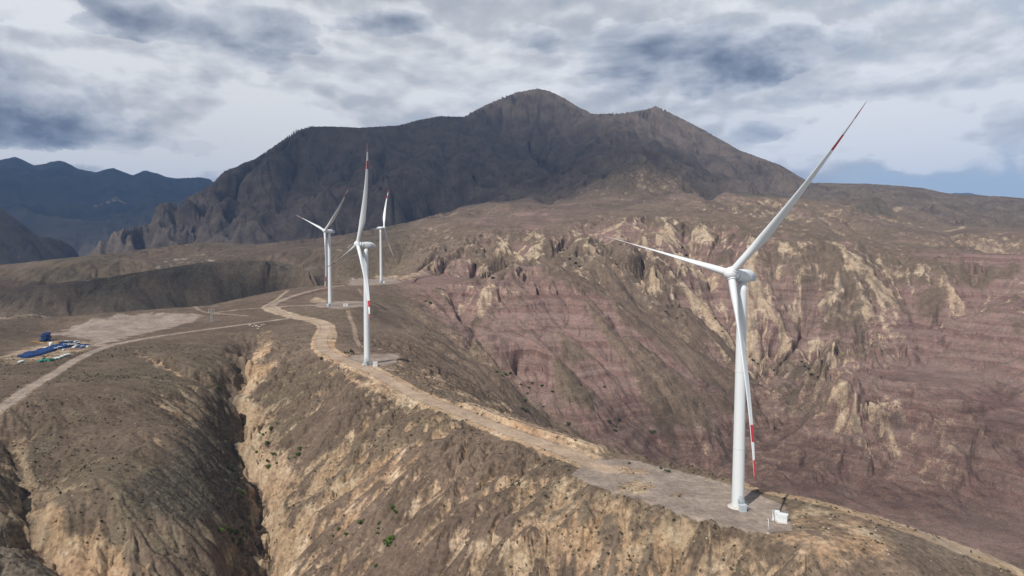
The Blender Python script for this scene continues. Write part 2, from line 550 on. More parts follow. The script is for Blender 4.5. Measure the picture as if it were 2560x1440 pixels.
# ------------------------------------------------------------------ areas of the land (soft outlines)
WA = AZ + 0.012 * fbm(X / RR * 60, LN * 60, 1.0, 3, 301)      # ragged outlines
WL = LN + 0.020 * fbm(X / RR * 60 + 40, LN * 60, 1.0, 3, 311)


def area(pts, soft=.02, warp=1.0, raw=False):
    """soft mask of an outlined area; the outline is in landmark pixels"""
    P = np.array(pts) if raw else pl(*pts)
    a0, a1 = P[:, 0].min() - 3 * soft, P[:, 0].max() + 3 * soft
    l0, l1 = P[:, 1].min() - 3 * soft, P[:, 1].max() + 3 * soft
    i0, i1 = np.searchsorted(azv, a0), np.searchsorted(azv, a1)
    k0, k1 = np.searchsorted(lnv, l0), np.searchsorted(lnv, l1)
    M = np.zeros_like(TAN)
    sl = (slice(max(i0, 0), max(i1, 0)), slice(max(k0, 0), max(k1, 0)))
    a = AZ[sl] + (WA[sl] - AZ[sl]) * warp
    l = LN[sl] + (WL[sl] - LN[sl]) * warp
    inside = np.zeros(a.shape, bool)
    d2 = np.full(a.shape, 9.0)
    n = len(P)
    for q in range(n):
        ax, ay = P[q]
        bx, by = P[(q + 1) % n]
        ex, ey = bx - ax, by - ay
        t = np.clip(((a - ax) * ex + (l - ay) * ey) / (ex * ex + ey * ey + 1e-12), 0, 1)
        d2 = np.minimum(d2, (a - ax - t * ex) ** 2 + (l - ay - t * ey) ** 2)
        cond = (ay > l) != (by > l)
        xx = ax + (l - ay) / ((by - ay) if by != ay else 1e-12) * ex
        inside ^= cond & (a < xx)
    d = np.sqrt(d2)
    d = np.where(inside, d, -d)
    M[sl] = sstep(d, -soft, soft)
    return M


def along(pts, zs=None, reach=40.0, world_pts=False):
    """distance (m, signed: + right of travel) to a polyline through landmark pixels, and the fraction along it"""
    P = np.array([wpos(*p) for p in pts]) if not world_pts else np.array(pts, float)
    # resample smoothly
    seg = np.r_[0, np.cumsum(np.hypot(*np.diff(P, axis=0).T))]
    n = max(8, int(seg[-1] / 6))
    s = np.linspace(0, seg[-1], min(n, 140))
    Q = np.c_[np.interp(s, seg, P[:, 0]), np.interp(s, seg, P[:, 1])]
    for _ in range(3):
        Q[1:-1] = (Q[:-2] + 2 * Q[1:-1] + Q[2:]) * .25
    sel = (X > Q[:, 0].min() - reach) & (X < Q[:, 0].max() + reach) & (Y > Q[:, 1].min() - reach) & (Y < Q[:, 1].max() + reach)
    idx = np.nonzero(sel)
    x, y = X[idx], Y[idx]
    bd = np.full(x.shape, 1e9)
    bs = np.zeros(x.shape)
    sg = np.zeros(x.shape)
    for q in range(len(Q) - 1):
        ax, ay = Q[q]
        ex, ey = Q[q + 1] - Q[q]
        L2 = ex * ex + ey * ey
        t = np.clip(((x - ax) * ex + (y - ay) * ey) / L2, 0, 1)
        ddx, ddy = x - ax - t * ex, y - ay - t * ey
        d = ddx * ddx + ddy * ddy
        m = d < bd
        bd = np.where(m, d, bd)
        bs = np.where(m, s[q] + t * math.sqrt(L2), bs)
        sg = np.where(m, np.sign(ddx * ey - ddy * ex), sg)
    return idx, np.sqrt(bd), sg, bs / s[-1], Q, s


H0 = H.copy()
# zones that steer the erosion
z_near = 1 - sstep(RR, 560, 760)
bad_poly = area([(960, 700), (1200, 600), (1480, 562), (1700, 535), (1900, 590), (2100, 600), (2700, 640), (2700, 1440), (1800, 1320), (1390, 1075), (1250, 935), (1080, 790)], .09)
mount = sstep(RR, 2350, 2800)
hills_l = sstep(RR, 900, 1000) * (1 - sstep(RR, 2200, 2500)) * (1 - bad_poly)

spur = area([(0, 1080), (120, 985), (250, 905), (400, 890), (560, 900), (590, 990), (560, 1100), (520, 1200), (420, 1290), (300, 1300), (60, 1290), (0, 1250)], .04)
sh_top = pl((1870, 1216), (2000, 1246), (2200, 1300), (2400, 1368), (2600, 1440)) + np.array([0, .13])
sh_low = pl((2700, 1640), (2300, 1560), (2060, 1440), (1900, 1380), (1880, 1330))
shoulder = area(np.concatenate([sh_top, sh_low]), .03, 1.0, True)
near0 = z_near
z_near = z_near * (1 - .62 * spur) * (1 - .9 * shoulder)
gx, gy = gradient(smooth(H.copy(), 6))
slope0 = np.hypot(gx, gy)
PH = {}
detail = np.zeros_like(H)
spacing = RR * (2 * A_IN / na_in)
# (wavelength, amplitude near flank, badlands, left hills, mountain)
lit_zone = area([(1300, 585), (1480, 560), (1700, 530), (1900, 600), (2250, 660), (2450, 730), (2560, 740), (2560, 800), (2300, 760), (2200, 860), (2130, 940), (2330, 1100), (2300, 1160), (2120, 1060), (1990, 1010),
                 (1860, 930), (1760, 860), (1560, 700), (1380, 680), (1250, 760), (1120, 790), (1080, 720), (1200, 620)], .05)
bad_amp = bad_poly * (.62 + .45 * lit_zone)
upz = (1 - bad_poly) * (1 - near0) * (1 - mount) * sstep(AZ, -.2, -.1)
far_f = 1 - .5 * sstep(RR, 5600, 7000)
for wl, a_n, a_b, a_h, a_m, a_u, sd_ in ((620, 0, 0, 0, 48, 0, 11), (300, 0, 14, 4, 19, 17, 12), (150, 0, 15, 5, 10, 12, 13), (74, 0, 8, 3.6, 7, 6, 14), (36, 0, 2.8, 1.8, 3.6, 2.4, 15),
                                        (15, 2.2, 1.3, .6, 0, .8, 16), (7.5, 1.1, .7, .25, 0, .3, 17), (3.8, .48, .25, 0, 0, 0, 18)):
    fade = np.clip((wl / spacing - 2.2) / 2.5, 0, 1)
    amp = (a_n * z_near + a_b * bad_amp * (1 - near0) + a_h * hills_l * (1 - upz) + a_m * mount * far_f + a_u * upz) * fade
    sel = amp > 0.02
    if not sel.any():
        continue
    cs, sn, sx, sy = flow_waves(X[sel], Y[sel], gx[sel], gy[sel], wl, sd_)
    m = np.hypot(gx[sel], gy[sel])
    st = sstep(m, .04, .42)
    brk = np.clip(.75 + .9 * fbm(X[sel], Y[sel], wl * 2.6, 2, sd_ + 90), .15, 1.5)
    half = np.sqrt(np.maximum((1 + cs) * .5, 1e-6))
    dh = amp[sel] * st * brk * (2 * half - 1.35)
    detail[sel] += dh
    k = 2 * math.pi / wl
    slope_w = -amp[sel] * st * brk * k * sn * .5 / np.maximum(half, .22)
    gx[sel] += np.clip(slope_w, -.9, .9) * sx
    gy[sel] += np.clip(slope_w, -.9, .9) * sy
    p = np.full(H.shape, .5)
    p[sel] = .5 - .5 * cs * st
    PH[wl] = p
H = H + detail
# broken rock on the mountain and the cliffs on its left foot
cliff = area([(250, 660), (262, 600), (300, 565), (380, 500), (560, 425), (640, 440), (760, 470), (900, 440), (1060, 395), (1250, 400), (1260, 470), (1130, 500), (1000, 560), (800, 600), (500, 615)], .03)
rid = 1 - np.abs(fbm(X + .5 * H, Y, 230, 4, 401, .55)) * 2.2
H += mount * (rid - .55) * (9 + 42 * cliff) * np.clip(1 - .75 * sstep(RR, 6000, 9000), 0, 1)
H += mount * fbm(X, Y, 700, 4, 421) * 60 * sstep(RR, 5500, 8000)
H += cliff * fbm(X, Y, 70, 4, 431, .6) * 14
H += mount * (1 - cliff) * fbm(X, Y, 90, 4, 433, .6) * 9 * (1 - sstep(RR, 5500, 6500))
H += hills_l * fbm(X, Y, 160, 5, 441) * 4
H += bad_poly * fbm(X, Y, 60, 5, 451, .55) * 3.2 * (1 - near0)
H += z_near * (fbm(X, Y, 30, 5, 461, .55) * .9)
# ledges of harder rock in the red beds
led = H + 7 * fbm(X, Y, 130, 3, 455)
H += bad_poly * (1 - near0) * (2.0 * np.sin(led * 2 * math.pi / 21) + .9 * np.sin(led * 2 * math.pi / 8.3)) * sstep(fbm(X, Y, 300, 3, 457), -.2, .2)
up = (1 - bad_poly) * (1 - near0) * (1 - mount) * sstep(AZ, -.2, -.1)
H += up * fbm(X, Y, 240, 5, 471) * 14
# heights of the two skylines as surveyed
def fit_skyline(rows, r0, r1, rough, seed, soft=0.01, sig=9.0):
    global H
    P = sorted([px_dir(px, py) for px, py, _ in rows])
    pa, pt = np.array([q[0] for q in P]), np.array([q[1] for q in P])
    k0, k1 = np.searchsorted(lnv, math.log(r0)), np.searchsorted(lnv, math.log(r1))
    want = np.interp(azv, pa, pt) + rough(azv) * fbm(azv * 100, azv * 0 + 3.3, 1.6, 4, seed)
    cur = (H[:, k0:k1] / RR[:, k0:k1]).max(axis=1)
    d = want - cur
    inside = sstep(azv, pa[0] - soft, pa[0]) * (1 - sstep(azv, pa[-1], pa[-1] + soft))
    q = np.arange(-24, 25)
    kern = np.exp(-(q / sig) ** 2)
    d = np.convolve(np.pad(d, 24, 'edge'), kern / kern.sum(), 'valid') * inside
    w = sstep(LN, math.log(r0), math.log(r0) + .7 * (math.log(r1) - math.log(r0)))
    w = np.where(RR < r1 * 1.02, w, w * np.clip(1 - (LN - math.log(r1 * 1.02)) / .1, 0, 1))
    H += RR * d[:, None] * w
    # then the sharper summits, only close to the crest line
    sub = H[:, k0:k1] / RR[:, k0:k1]
    cur = sub.max(axis=1)
    lr = lnv[k0 + sub.argmax(axis=1)]
    lr = np.convolve(np.pad(lr, 24, 'edge'), kern / kern.sum(), 'valid')
    d = (want - cur) * inside
    k3 = np.exp(-(q / 1.8) ** 2)
    d = np.convolve(np.pad(d, 24, 'edge'), k3 / k3.sum(), 'valid')
    H += RR * d[:, None] * np.exp(-((LN - lr[:, None]) / .06) ** 2)


H += mount * (1 - 2.2 * np.abs(fbm(X, Y, 1900, 5, 423, .5))) * 210 * sstep(RR, 5800, 7500) * (1 - sstep(AZ, -.32, -.2))
RAV = np.zeros_like(H)
for pts, dp, w in (([(1340, 240), (1325, 300), (1345, 360), (1390, 425), (1380, 470)], 60, 170), ([(1385, 245), (1400, 300), (1450, 350), (1470, 400)], 45, 140), ([(1260, 255), (1235, 320), (1290, 400)], 45, 150),
                   ([(1640, 290), (1600, 335), (1510, 372)], 50, 150), ([(1690, 300), (1760, 385), (1840, 445), (1900, 465)], 45, 150), ([(1160, 302), (1130, 360), (1080, 420), (1060, 500)], 45, 160),
                   ([(1010, 325), (965, 400), (905, 480), (890, 560)], 50, 170), ([(780, 330), (760, 400), (700, 480), (690, 560)], 50, 150), ([(890, 330), (850, 420), (800, 520)], 40, 150),
                   ([(620, 430), (600, 500), (560, 590)], 50, 120), ([(500, 500), (480, 560), (470, 620)], 50, 110), ([(1230, 420), (1190, 470), (1120, 520)], 30, 110), ([(1850, 400), (1900, 440), (1960, 465)], 30, 110)):
    idx, d, sg, f, Q, s_ = along(pts, reach=w * 2.2)
    d = np.abs(d * sg + w * .5 * fbm(X[idx], Y[idx], w * 1.2, 4, 507, .6))
    H[idx] -= dp * np.exp(-(d / (w * .5)) ** 1.3) * np.clip(np.minimum(f * 5, (1 - f) * 5), 0, 1)
    RAV[idx] = np.maximum(RAV[idx], 1 - sstep(d, w * .1, w * .4))
none = lambda a: .0006
# plateau edge, the two hill bands at the left, the dark hill and the knoll before the mountain
fit_skyline([(-300, 815, 0), (0, 800, 0), (180, 790, 0), (350, 776, 0), (520, 764, 0), (620, 742, 0), (720, 722, 0), (800, 714, 0)], 740, 1030, none, 494, .02)
fit_skyline([(-300, 745, 0), (0, 726, 0), (80, 714, 0), (160, 706, 0), (300, 688, 0), (430, 668, 0), (520, 654, 0), (600, 650, 0), (680, 652, 0), (740, 664, 0), (780, 682, 0), (815, 706, 0)], 1000, 1400, none, 495, .015)
fit_skyline([(-300, 690, 0), (0, 663, 0), (100, 652, 0), (190, 643, 0), (300, 631, 0), (400, 618, 0), (480, 609, 0), (540, 606, 0), (640, 612, 0), (700, 604, 0), (780, 597, 0), (860, 587, 0), (940, 571, 0), (1020, 556, 0), (1100, 533, 0)], 1650, 2200, none, 496, .03)
fit_skyline([(1400, 440, 0), (1440, 418, 0), (1490, 388, 0), (1530, 366, 0), (1565, 356, 0), (1610, 358, 0), (1650, 374, 0), (1700, 402, 0), (1760, 430, 0), (1830, 452, 0), (1900, 474, 0), (1960, 494, 0), (2010, 502, 0)], 2620, 3050, lambda a: .0012, 497, .03)
fit_skyline([(1380, 505, 0), (1430, 485, 0), (1500, 452, 0), (1560, 428, 0), (1610, 416, 0), (1650, 426, 0), (1690, 442, 0), (1725, 472, 0), (1745, 492, 0), (1770, 506, 0)], 2150, 2560, lambda a: .0015, 498, .03)
fit_skyline([m for m in MSKY if m[0] > 262] + [(2060, 457, 0), (2100, 458, 0), (2160, 459, 0), (2230, 463, 0), (2300, 469, 0), (2380, 485, 0), (2450, 488, 0), (2560, 495, 0), (2760, 505, 0)],
            2450, 5200, lambda a: .0005 + .0012 * (a < -.27), 491, .01, 7.0)
fit_skyline([(-300, 380, 0), (-100, 405, 0), (0, 399, 0), (20, 396, 0), (38, 392, 0), (60, 401, 0), (85, 413, 0), (110, 410, 0), (125, 405, 0), (150, 401, 0), (170, 408, 0), (195, 422, 0), (240, 431, 0), (262, 424, 0),
             (282, 420, 0), (305, 428, 0), (332, 438, 0), (348, 432, 0), (362, 425, 0), (380, 431, 0), (395, 434, 0), (415, 442, 0), (440, 446, 0), (500, 443, 0), (525, 448, 0), (545, 465, 0), (640, 480, 0)],
            6200, 12500, lambda a: .0005, 493, .01, 3.0)
knob = area([(2130, 548), (2150, 520), (2180, 515), (2220, 530), (2240, 550)], .012)
H += knob * (10 + 14 * fbm(X, Y, 40, 4, 481))


# gullies cut into the near ground
SAND = np.zeros_like(H)
SCRUB_SHADE = np.zeros_like(H)  # dark scrub, plus cloud shade painted as ground colour
GREEN = np.zeros_like(H)
ROAD = np.zeros_like(H)
RED = np.zeros_like(H)
WHITE = np.zeros_like(H)
RUBBLE = np.zeros_like(H)
PAD = np.zeros_like(H)
PATHM = np.zeros_like(H)


def cut(pts, depth, width, sandy=1.0, rough=.5, side=0.0, floor=0.0):
    global H
    idx, d, sg, f, Q, s = along(pts, reach=width * 3)
    x, y = X[idx], Y[idx]
    d = np.abs(d * sg + width * rough * fbm(x, y, width * 1.6, 4, int(width * 7) + 500, .6))
    ends = np.clip(np.minimum(f * 8, 1), 0.0, 1)
    prof = np.exp(-(d / (width * .5)) ** 1.6)
    H[idx] -= depth * prof * (.35 + .65 * ends)
    e = sstep(d, width * .1, width * .25) * (1 - sstep(d, width * .5, width * .95))
    if side:
        e = np.where(sg * side > 0, sstep(d, width * .05, width * .2) * (1 - sstep(d, width * .7, width * 1.25)), e * .2)
    SAND[idx] = np.maximum(SAND[idx], sandy * e * (.5 + .5 * ends))
    if floor:
        SCRUB_SHADE[idx] = np.maximum(SCRUB_SHADE[idx], floor * (1 - sstep(d, width * .06, width * .2)) * np.clip(.6 + 2 * fbm(x, y, width, 3, 505), 0, 1))


cut([(640, 850), (622, 880), (600, 935), (580, 975), (583, 1010), (590, 1060), (600, 1110), (612, 1160), (625, 1215), (632, 1290), (645, 1360), (658, 1440), (670, 1500)], 13, 19, .95, .8, -1)
cut([(545, 1110), (575, 1130), (605, 1135)], 4, 8, .5, .7)
cut([(520, 1190), (560, 1215), (620, 1225)], 4, 9, .5, .7)
cut([(700, 1010), (650, 1030), (600, 1050)], 3.5, 8, .6, .7)
cut([(730, 1210), (690, 1240), (640, 1280)], 4, 9, .7, .7)
cut([(740, 1330), (700, 1370), (660, 1420)], 4, 9, .7, .7)
cut([(355, 880), (410, 900), (450, 925), (500, 945), (545, 965), (578, 985)], 6, 10, .9, .8, 1)
cut([(700, 860), (660, 880), (625, 915), (605, 940)], 4, 7, .5)
cut([(20, 1085), (30, 1130), (45, 1180), (60, 1230), (70, 1285)], 5, 7, .7)
cut([(60, 1290), (100, 1320), (140, 1370), (185, 1440)], 6, 9, .9, .4, -1)
cut([(590, 1400), (610, 1330), (600, 1290)], 4, 8, .5)


def scarp(pts, height, run, fade):
    """a small cliff; the low side is left of travel"""
    global H
    idx, d, sg, f, Q, s = along(pts, reach=fade)
    off = -sg * d + 1.2 * fbm(X[idx], Y[idx], 6, 3, 671)
    k = sstep(off, 0, run) * (1 - sstep(off, run * 2, fade)) * sstep(f, 0, .12) * (1 - sstep(f, .88, 1))
    H[idx] -= height * k
    SAND[idx] = np.maximum(SAND[idx], .8 * sstep(off, run * .6, run * 1.4) * (1 - sstep(off, fade * .4, fade)) * sstep(f, 0, .1) * (1 - sstep(f, .9, 1)))


scarp([(255, 1292), (200, 1294), (120, 1290), (50, 1285)], 6.0, 1.6, 26)
scarp([(650, 1395), (600, 1385), (565, 1400), (560, 1430)], 2.5, 1.2, 12)

cut([(1190, 770), (1185, 830), (1205, 880), (1250, 930), (1320, 1005), (1390, 1075)], 7, 14, .15)
# washes in the badlands
for pts, dp, w, sa in (([(1590, 590), (1640, 650), (1690, 715), (1760, 790), (1830, 865), (1900, 915), (1960, 960), (2005, 1005), (1930, 1070), (1820, 1150)], 32, 62, 0.46),
                       ([(1490, 590), (1520, 640), (1580, 705), (1650, 775), (1730, 835), (1810, 880)], 20, 46, 0.43),
                       ([(1715, 580), (1725, 640), (1760, 715), (1800, 790), (1850, 850)], 22, 46, 0.34),
                       ([(1410, 590), (1425, 635), (1470, 685), (1530, 730)], 15, 34, 0.46),
                       ([(1960, 640), (1935, 700), (1900, 770), (1880, 835), (1890, 890)], 26, 56, 0.50),
                       ([(2240, 695), (2180, 755), (2105, 805), (2040, 855), (1995, 910), (1970, 955)], 26, 52, 0.53),
                       ([(2110, 880), (2070, 925), (2020, 965), (2000, 1000)], 15, 34, 0.50),
                       ([(2120, 700), (2060, 750), (1990, 800), (1930, 850)], 18, 42, 0.12),
                       ([(2330, 820), (2230, 900), (2200, 980), (2330, 1080), (2440, 1180)], 18, 44, 0.09),
                       ([(2150, 1010), (2200, 1080), (2260, 1130)], 12, 36, 0.37),
                       ([(2080, 1000), (2110, 1060), (2180, 1120)], 12, 34, 0.43),
                       ([(1290, 610), (1240, 680), (1190, 730), (1160, 790)], 14, 34, 0.37),
                       ([(1350, 620), (1300, 700), (1230, 780), (1190, 840)], 10, 28, 0.22)):
    cut(pts, dp * .66, w, sa * .6, .6, 0, .6)


# roads and pads: cut and filled to a level
def grade(pts, half, blend, sand=.8, grey=1.0, lift=0.0, wide=0.6):
    global H
    idx, d, sg, f, Q, s = along(pts, reach=half + blend * 2.5)
    # level along the line, taken from the bare land
    a = np.arctan2(Q[:, 0], Q[:, 1])
    l = np.log(np.hypot(Q[:, 0], Q[:, 1]))
    zq = sample(H0, a, l)
    for _ in range(12):
        zq[1:-1] = (zq[:-2] + 2 * zq[1:-1] + zq[2:]) * .25
    zt = np.interp(f * s[-1], s, zq) + lift
    x, y = X[idx], Y[idx]
    dd = d + .14 * fbm(x, y, 7, 3, 611)
    w = 1 - sstep(d, half * 1.0, half + blend)
    H[idx] = H[idx] * (1 - w) + zt * w
    ROAD[idx] = np.maximum(ROAD[idx], grey * (1 - sstep(dd, half * .8, half * 1.05)))
    dd2 = d + 1.3 * fbm(x, y, 12, 4, 613, .6)
    e = (1 - sstep(dd2, half + wide, half + wide + 1.6))
    SAND[idx] = np.maximum(SAND[idx], sand * e)
    # wheel tracks
    wt = np.exp(-((np.abs(d) - 1.25) / .45) ** 2) + .8 * np.exp(-((np.abs(d - .4) - 2.6) / .4) ** 2)
    PATHM[idx] = np.maximum(PATHM[idx], .55 * wt * (.5 + .8 * fbm(x, y, 25, 3, 615)))
    return idx, d, sg, f


def sample(G, a, l):
    i = np.interp(a, azv, np.arange(NA))
    k = np.interp(l, lnv, np.arange(NR))
    i0 = np.clip(i.astype(int), 0, NA - 2)
    k0 = np.clip(k.astype(int), 0, NR - 2)
    fi, fk = i - i0, k - k0
    return (G[i0, k0] * (1 - fi) * (1 - fk) + G[i0 + 1, k0] * fi * (1 - fk) + G[i0, k0 + 1] * (1 - fi) * fk + G[i0 + 1, k0 + 1] * fi * fk)


def pad(pts, z, soft, sand=.7, grey=.9, blend=.03):
    """levelled platform"""
    global H
    m = area(pts, soft * .35, .25)
    mb = area(pts, blend, .15)
    mb = sstep(mb, .0, .85)
    H = H * (1 - mb) + (z + .12 * fbm(X, Y, 9, 4, 631)) * mb
    PAD[:] = np.maximum(PAD, grey * m)
    SAND[:] = np.maximum(SAND, sand * area(pts, blend * 1.15, .6))


ridge_road = [(1520, 1172), (1440, 1143), (1300, 1090), (1180, 1043), (1100, 1012), (1000, 968), (930, 930), (870, 903), (825, 885), (805, 868), (803, 848), (815, 828), (815, 812), (780, 800), (735, 792), (700, 782), (672, 770)]
grade([(672, 770), (720, 764), (780, 763), (850, 764)], 6, 6, .3, .66)
grade([(672, 771), (690, 757), (740, 738), (800, 722), (860, 714), (940, 712)], 3.2, 5, .5, .6)
grade([(740, 793), (690, 801), (640, 807), (560, 818), (470, 830), (380, 843), (280, 862), (230, 880), (180, 905), (100, 955), (30, 1003), (-60, 1060)], 3.6, 4, .45, .66)
grade(ridge_road, 4.9, 6, 1.0, 1.0, wide=2.6)
pad([(790, 768), (790, 756), (870, 752), (910, 757), (915, 772), (850, 777)], -63.4, .02, .4)
pad([(870, 712), (880, 701), (990, 697), (1005, 705), (960, 715)], -52.9, .02, .6)
pad([(855, 897), (880, 884), (950, 886), (1000, 893), (990, 908), (960, 918), (900, 912)], -78.5, .02, .85, .8)
pad([(1430, 1185), (1480, 1150), (1580, 1148), (1700, 1178), (1860, 1222), (1960, 1262), (1980, 1320), (1900, 1338), (1760, 1300), (1640, 1262), (1500, 1218)], -89.6, .02, .95, .95, .03)
# spoil bank along the road before the pad
idx, d, sg, f, Q, s = along([(1480, 1150), (1300, 1086), (1180, 1040), (1060, 990)], reach=30)
off = sg * d
k = sstep(off, 4.5, 6.5) * (1 - sstep(off, 11, 19)) * sstep(f, 0.004, .03) * (1 - sstep(f, .6, 1.0))
H[idx] += 2.3 * k
for o_ in (7.2, 9.6, 12.6):
    PATHM[idx] = np.maximum(PATHM[idx], .8 * np.exp(-((off - o_) / .5) ** 2) * sstep(f, 0.004, .03) * (1 - sstep(f, .6, .9)))
SAND[idx] = np.maximum(SAND[idx], (.62 + .35 * np.sin(off * 2.2)) * sstep(off, 3.5, 5) * (1 - sstep(off, 11, 15)) * sstep(f, -.01, .02) * (1 - sstep(f, .7, 1.0)))
ROAD[idx] *= 1 - .9 * sstep(off, 4.2, 5.2) * (f > .003)
# bank cut beside the bend
idx, d, sg, f, Q, s = along([(825, 812), (832, 840), (822, 865), (835, 885), (870, 893)], reach=30)
SAND[idx] = np.maximum(SAND[idx], .9 * (1 - sstep(d, 3, 5.5)))


def track(pts, half, amt=.8):
    idx, d, sg, f, Q, s = along(pts, reach=half * 4)
    d = d + half * .5 * fbm(X[idx], Y[idx], half * 4, 3, 651)
    PATHM[idx] = np.maximum(PATHM[idx], amt * (1 - sstep(d, half * .6, half * 1.3)))


track([(655, 768), (690, 750), (705, 735), (720, 724)], 2.2)
track([(905, 735), (895, 720), (905, 738), (925, 750)], 1.5, .5)
track([(870, 780), (885, 815), (890, 850), (905, 870), (990, 885)], 2.0, .6)
track([(530, 783), (600, 775), (670, 768)], 1.6, .6)
track([(0, 800), (130, 794), (260, 786), (420, 780), (500, 783), (620, 790)], 1.6, .6)
track([(0, 895), (90, 872), (160, 860)], 2.0, .4)
track([(240, 540), (300, 522), (320, 520), (290, 520), (285, 516)], 16, .9)
track([(2235, 537), (2300, 533)], 9, .6)
track([(2360, 571), (2400, 570), (2480, 570)], 6, .7)
# ------------------------------------------------------------------ what covers the land
RMAX = np.maximum.accumulate(H / RR, axis=1)
bad_poly = bad_poly * (1 - near0)
gx, gy = gradient(H)
slope = np.hypot(gx, gy)
nA = fbm(X, Y, 90, 5, 701, .55)
nB = fbm(X, Y, 22, 5, 711, .6)
nC = fbm(X, Y, 400, 5, 721, .55)
rill = .45 * PH.get(15, .5) + .55 * PH.get(7.5, .5)
# bare earth in the rills of the near flank
flank = area([(1440, 1175), (1260, 1105), (1080, 1025), (900, 945), (820, 890), (760, 900), (640, 930), (600, 1010), (640, 1200), (640, 1700), (2100, 1700), (2000, 1390), (1850, 1330), (1640, 1270), (1480, 1215)], .02)
lower = area([(870, 1130), (1000, 1120), (1150, 1220), (1380, 1200), (1500, 1230), (1760, 1305), (2000, 1390), (2100, 1700), (640, 1700), (660, 1250)], .05)
SAND = np.maximum(SAND, flank * .42 * sstep(PH.get(15, .5) + nB * .5 + nA * .3, .55, 1.0))
band2 = area([(840, 1085), (1000, 1130), (1180, 1170), (1250, 1230), (1150, 1290), (900, 1290), (720, 1230)], .04)
s_fl = flank * sstep(.28 * band2 + rill * .8 + nB * .7 + nA * .55 + .30 * lower + (slope - .5) * .3, .62, 1.25)
SAND = np.maximum(SAND, s_fl * .8)
band = area([(830, 1090), (960, 1130), (1000, 1150), (950, 1260), (840, 1240), (760, 1180)], .03)
SAND = np.maximum(SAND, band * sstep(nB + rill, .3, .8) * .9)
padfl = area([(1400, 1195), (1500, 1225), (1640, 1275), (1760, 1310), (2000, 1390), (2060, 1440), (1980, 1440), (1700, 1400), (1560, 1340), (1440, 1270), (1360, 1240)], .03)
SAND = np.maximum(SAND, padfl * sstep(nB * .9 + .58 + nA * .5 - .40 * PH.get(15, .5), .2, .8) * .9)
lflank = area([(70, 1300), (230, 1290), (330, 1330), (420, 1440), (180, 1600), (60, 1400)], .03)
SAND = np.maximum(SAND, lflank * sstep(nB + .5, .2, .7) * .85)
spur_s = spur * sstep(rill * .9 + nB * .9 + nA * .3 + .5 * area([(430, 960), (560, 980), (560, 1080), (470, 1130), (380, 1150), (330, 1100), (400, 1050)], .04), .75, 1.25)
SAND = np.maximum(SAND, spur_s * .75)
SAND = np.maximum(SAND, .6 * area([(60, 1275), (80, 1225), (120, 1190), (160, 1215), (240, 1250), (330, 1225), (320, 1250), (240, 1275)], .02))
# light washes of the badlands
bwave = .35 * PH.get(150, .5) + .4 * PH.get(74, .5) + .25 * PH.get(36, .5)
bfine = PH.get(15, .5)
streak = .5 * (1 - PH.get(36, .5)) + .5 * (1 - PH.get(15, .5))
patch = sstep(nC * .5 + nA * .9 + .22 + .15 * (1 - bwave), .0, .45)
c74, c36, c15 = 1 - PH.get(74, .5), 1 - PH.get(36, .5), 1 - PH.get(15, .5)
crest = np.maximum(sstep(c74 + nB * .25, .66, .95), .85 * sstep(c36 + nB * .3, .64, .95))
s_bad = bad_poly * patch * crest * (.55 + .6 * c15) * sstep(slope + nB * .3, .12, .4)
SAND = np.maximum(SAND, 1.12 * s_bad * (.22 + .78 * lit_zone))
SCRUB_SHADE = np.maximum(SCRUB_SHADE, bad_poly * .5 * lit_zone * sstep(PH.get(36, .5) + .5 * PH.get(74, .5) + nB * .6 - nA * .5, 1.15, 1.5))
sc_up = upz * sstep(slope * .9 + nA * .5 + nB * .6 + .3 * PH.get(36, .5), .5, 1.0)
SAND = np.maximum(SAND, sc_up * .5)
UPRED = upz * sstep(nC + nA * .7, .12, .5) * .7
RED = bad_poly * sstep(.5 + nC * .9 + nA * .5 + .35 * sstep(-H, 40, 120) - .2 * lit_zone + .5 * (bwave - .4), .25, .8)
up_red = area([(1120, 560), (1200, 530), (1350, 520), (1500, 560), (1450, 575), (1290, 590), (1180, 610)], .04)
RED = np.maximum(RED, UPRED)
RED = np.maximum(RED, up_red * sstep(nA + .3, .1, .6) * .8)
# dark scrub: stony crest and slope of the spur; left hills made darker
dk = area([(590, 985), (560, 1000), (470, 1090), (380, 1170), (300, 1240), (340, 1280), (460, 1330), (600, 1380), (640, 1300), (615, 1180), (600, 1080)], .03)
SCRUB_SHADE = np.maximum(SCRUB_SHADE, dk * .85)
SCRUB_SHADE = np.maximum(SCRUB_SHADE, .95 * area([(605, 985), (585, 980), (520, 1035), (460, 1090), (400, 1150), (340, 1200), (290, 1250), (330, 1255), (400, 1190), (480, 1110), (545, 1050)], .014))
SCRUB_SHADE = np.maximum(SCRUB_SHADE, .8 * area([(0, 1320), (60, 1300), (170, 1440), (200, 1600), (-100, 1600), (-100, 1320)], .03))
SCRUB_SHADE = np.maximum(SCRUB_SHADE, (.62 + .5 * nA) * area([(-200, 745), (0, 728), (160, 710), (430, 668), (560, 650), (700, 650), (780, 672), (815, 705), (720, 722), (520, 764), (180, 790), (-200, 810)], .05))
SCRUB_SHADE = np.maximum(SCRUB_SHADE, 1.0 * area([(1410, 445), (1490, 390), (1565, 358), (1610, 360), (1660, 378), (1760, 432), (1900, 476), (1960, 496), (1850, 492), (1750, 474), (1660, 414), (1560, 422), (1480, 455)], .015))  # cloud shade painted onto the hill before the mountain
SCRUB_SHADE = np.maximum(SCRUB_SHADE, .45 * area([(2180, 560), (2260, 540), (2400, 548), (2560, 560), (2560, 585), (2400, 570), (2250, 575)], .03))  # band of cloud shade painted onto the far land at right
SCRUB_SHADE = np.maximum(SCRUB_SHADE, .45 * area([(0, 790), (180, 792), (160, 830), (0, 860), (-100, 860), (-100, 800)], .02))
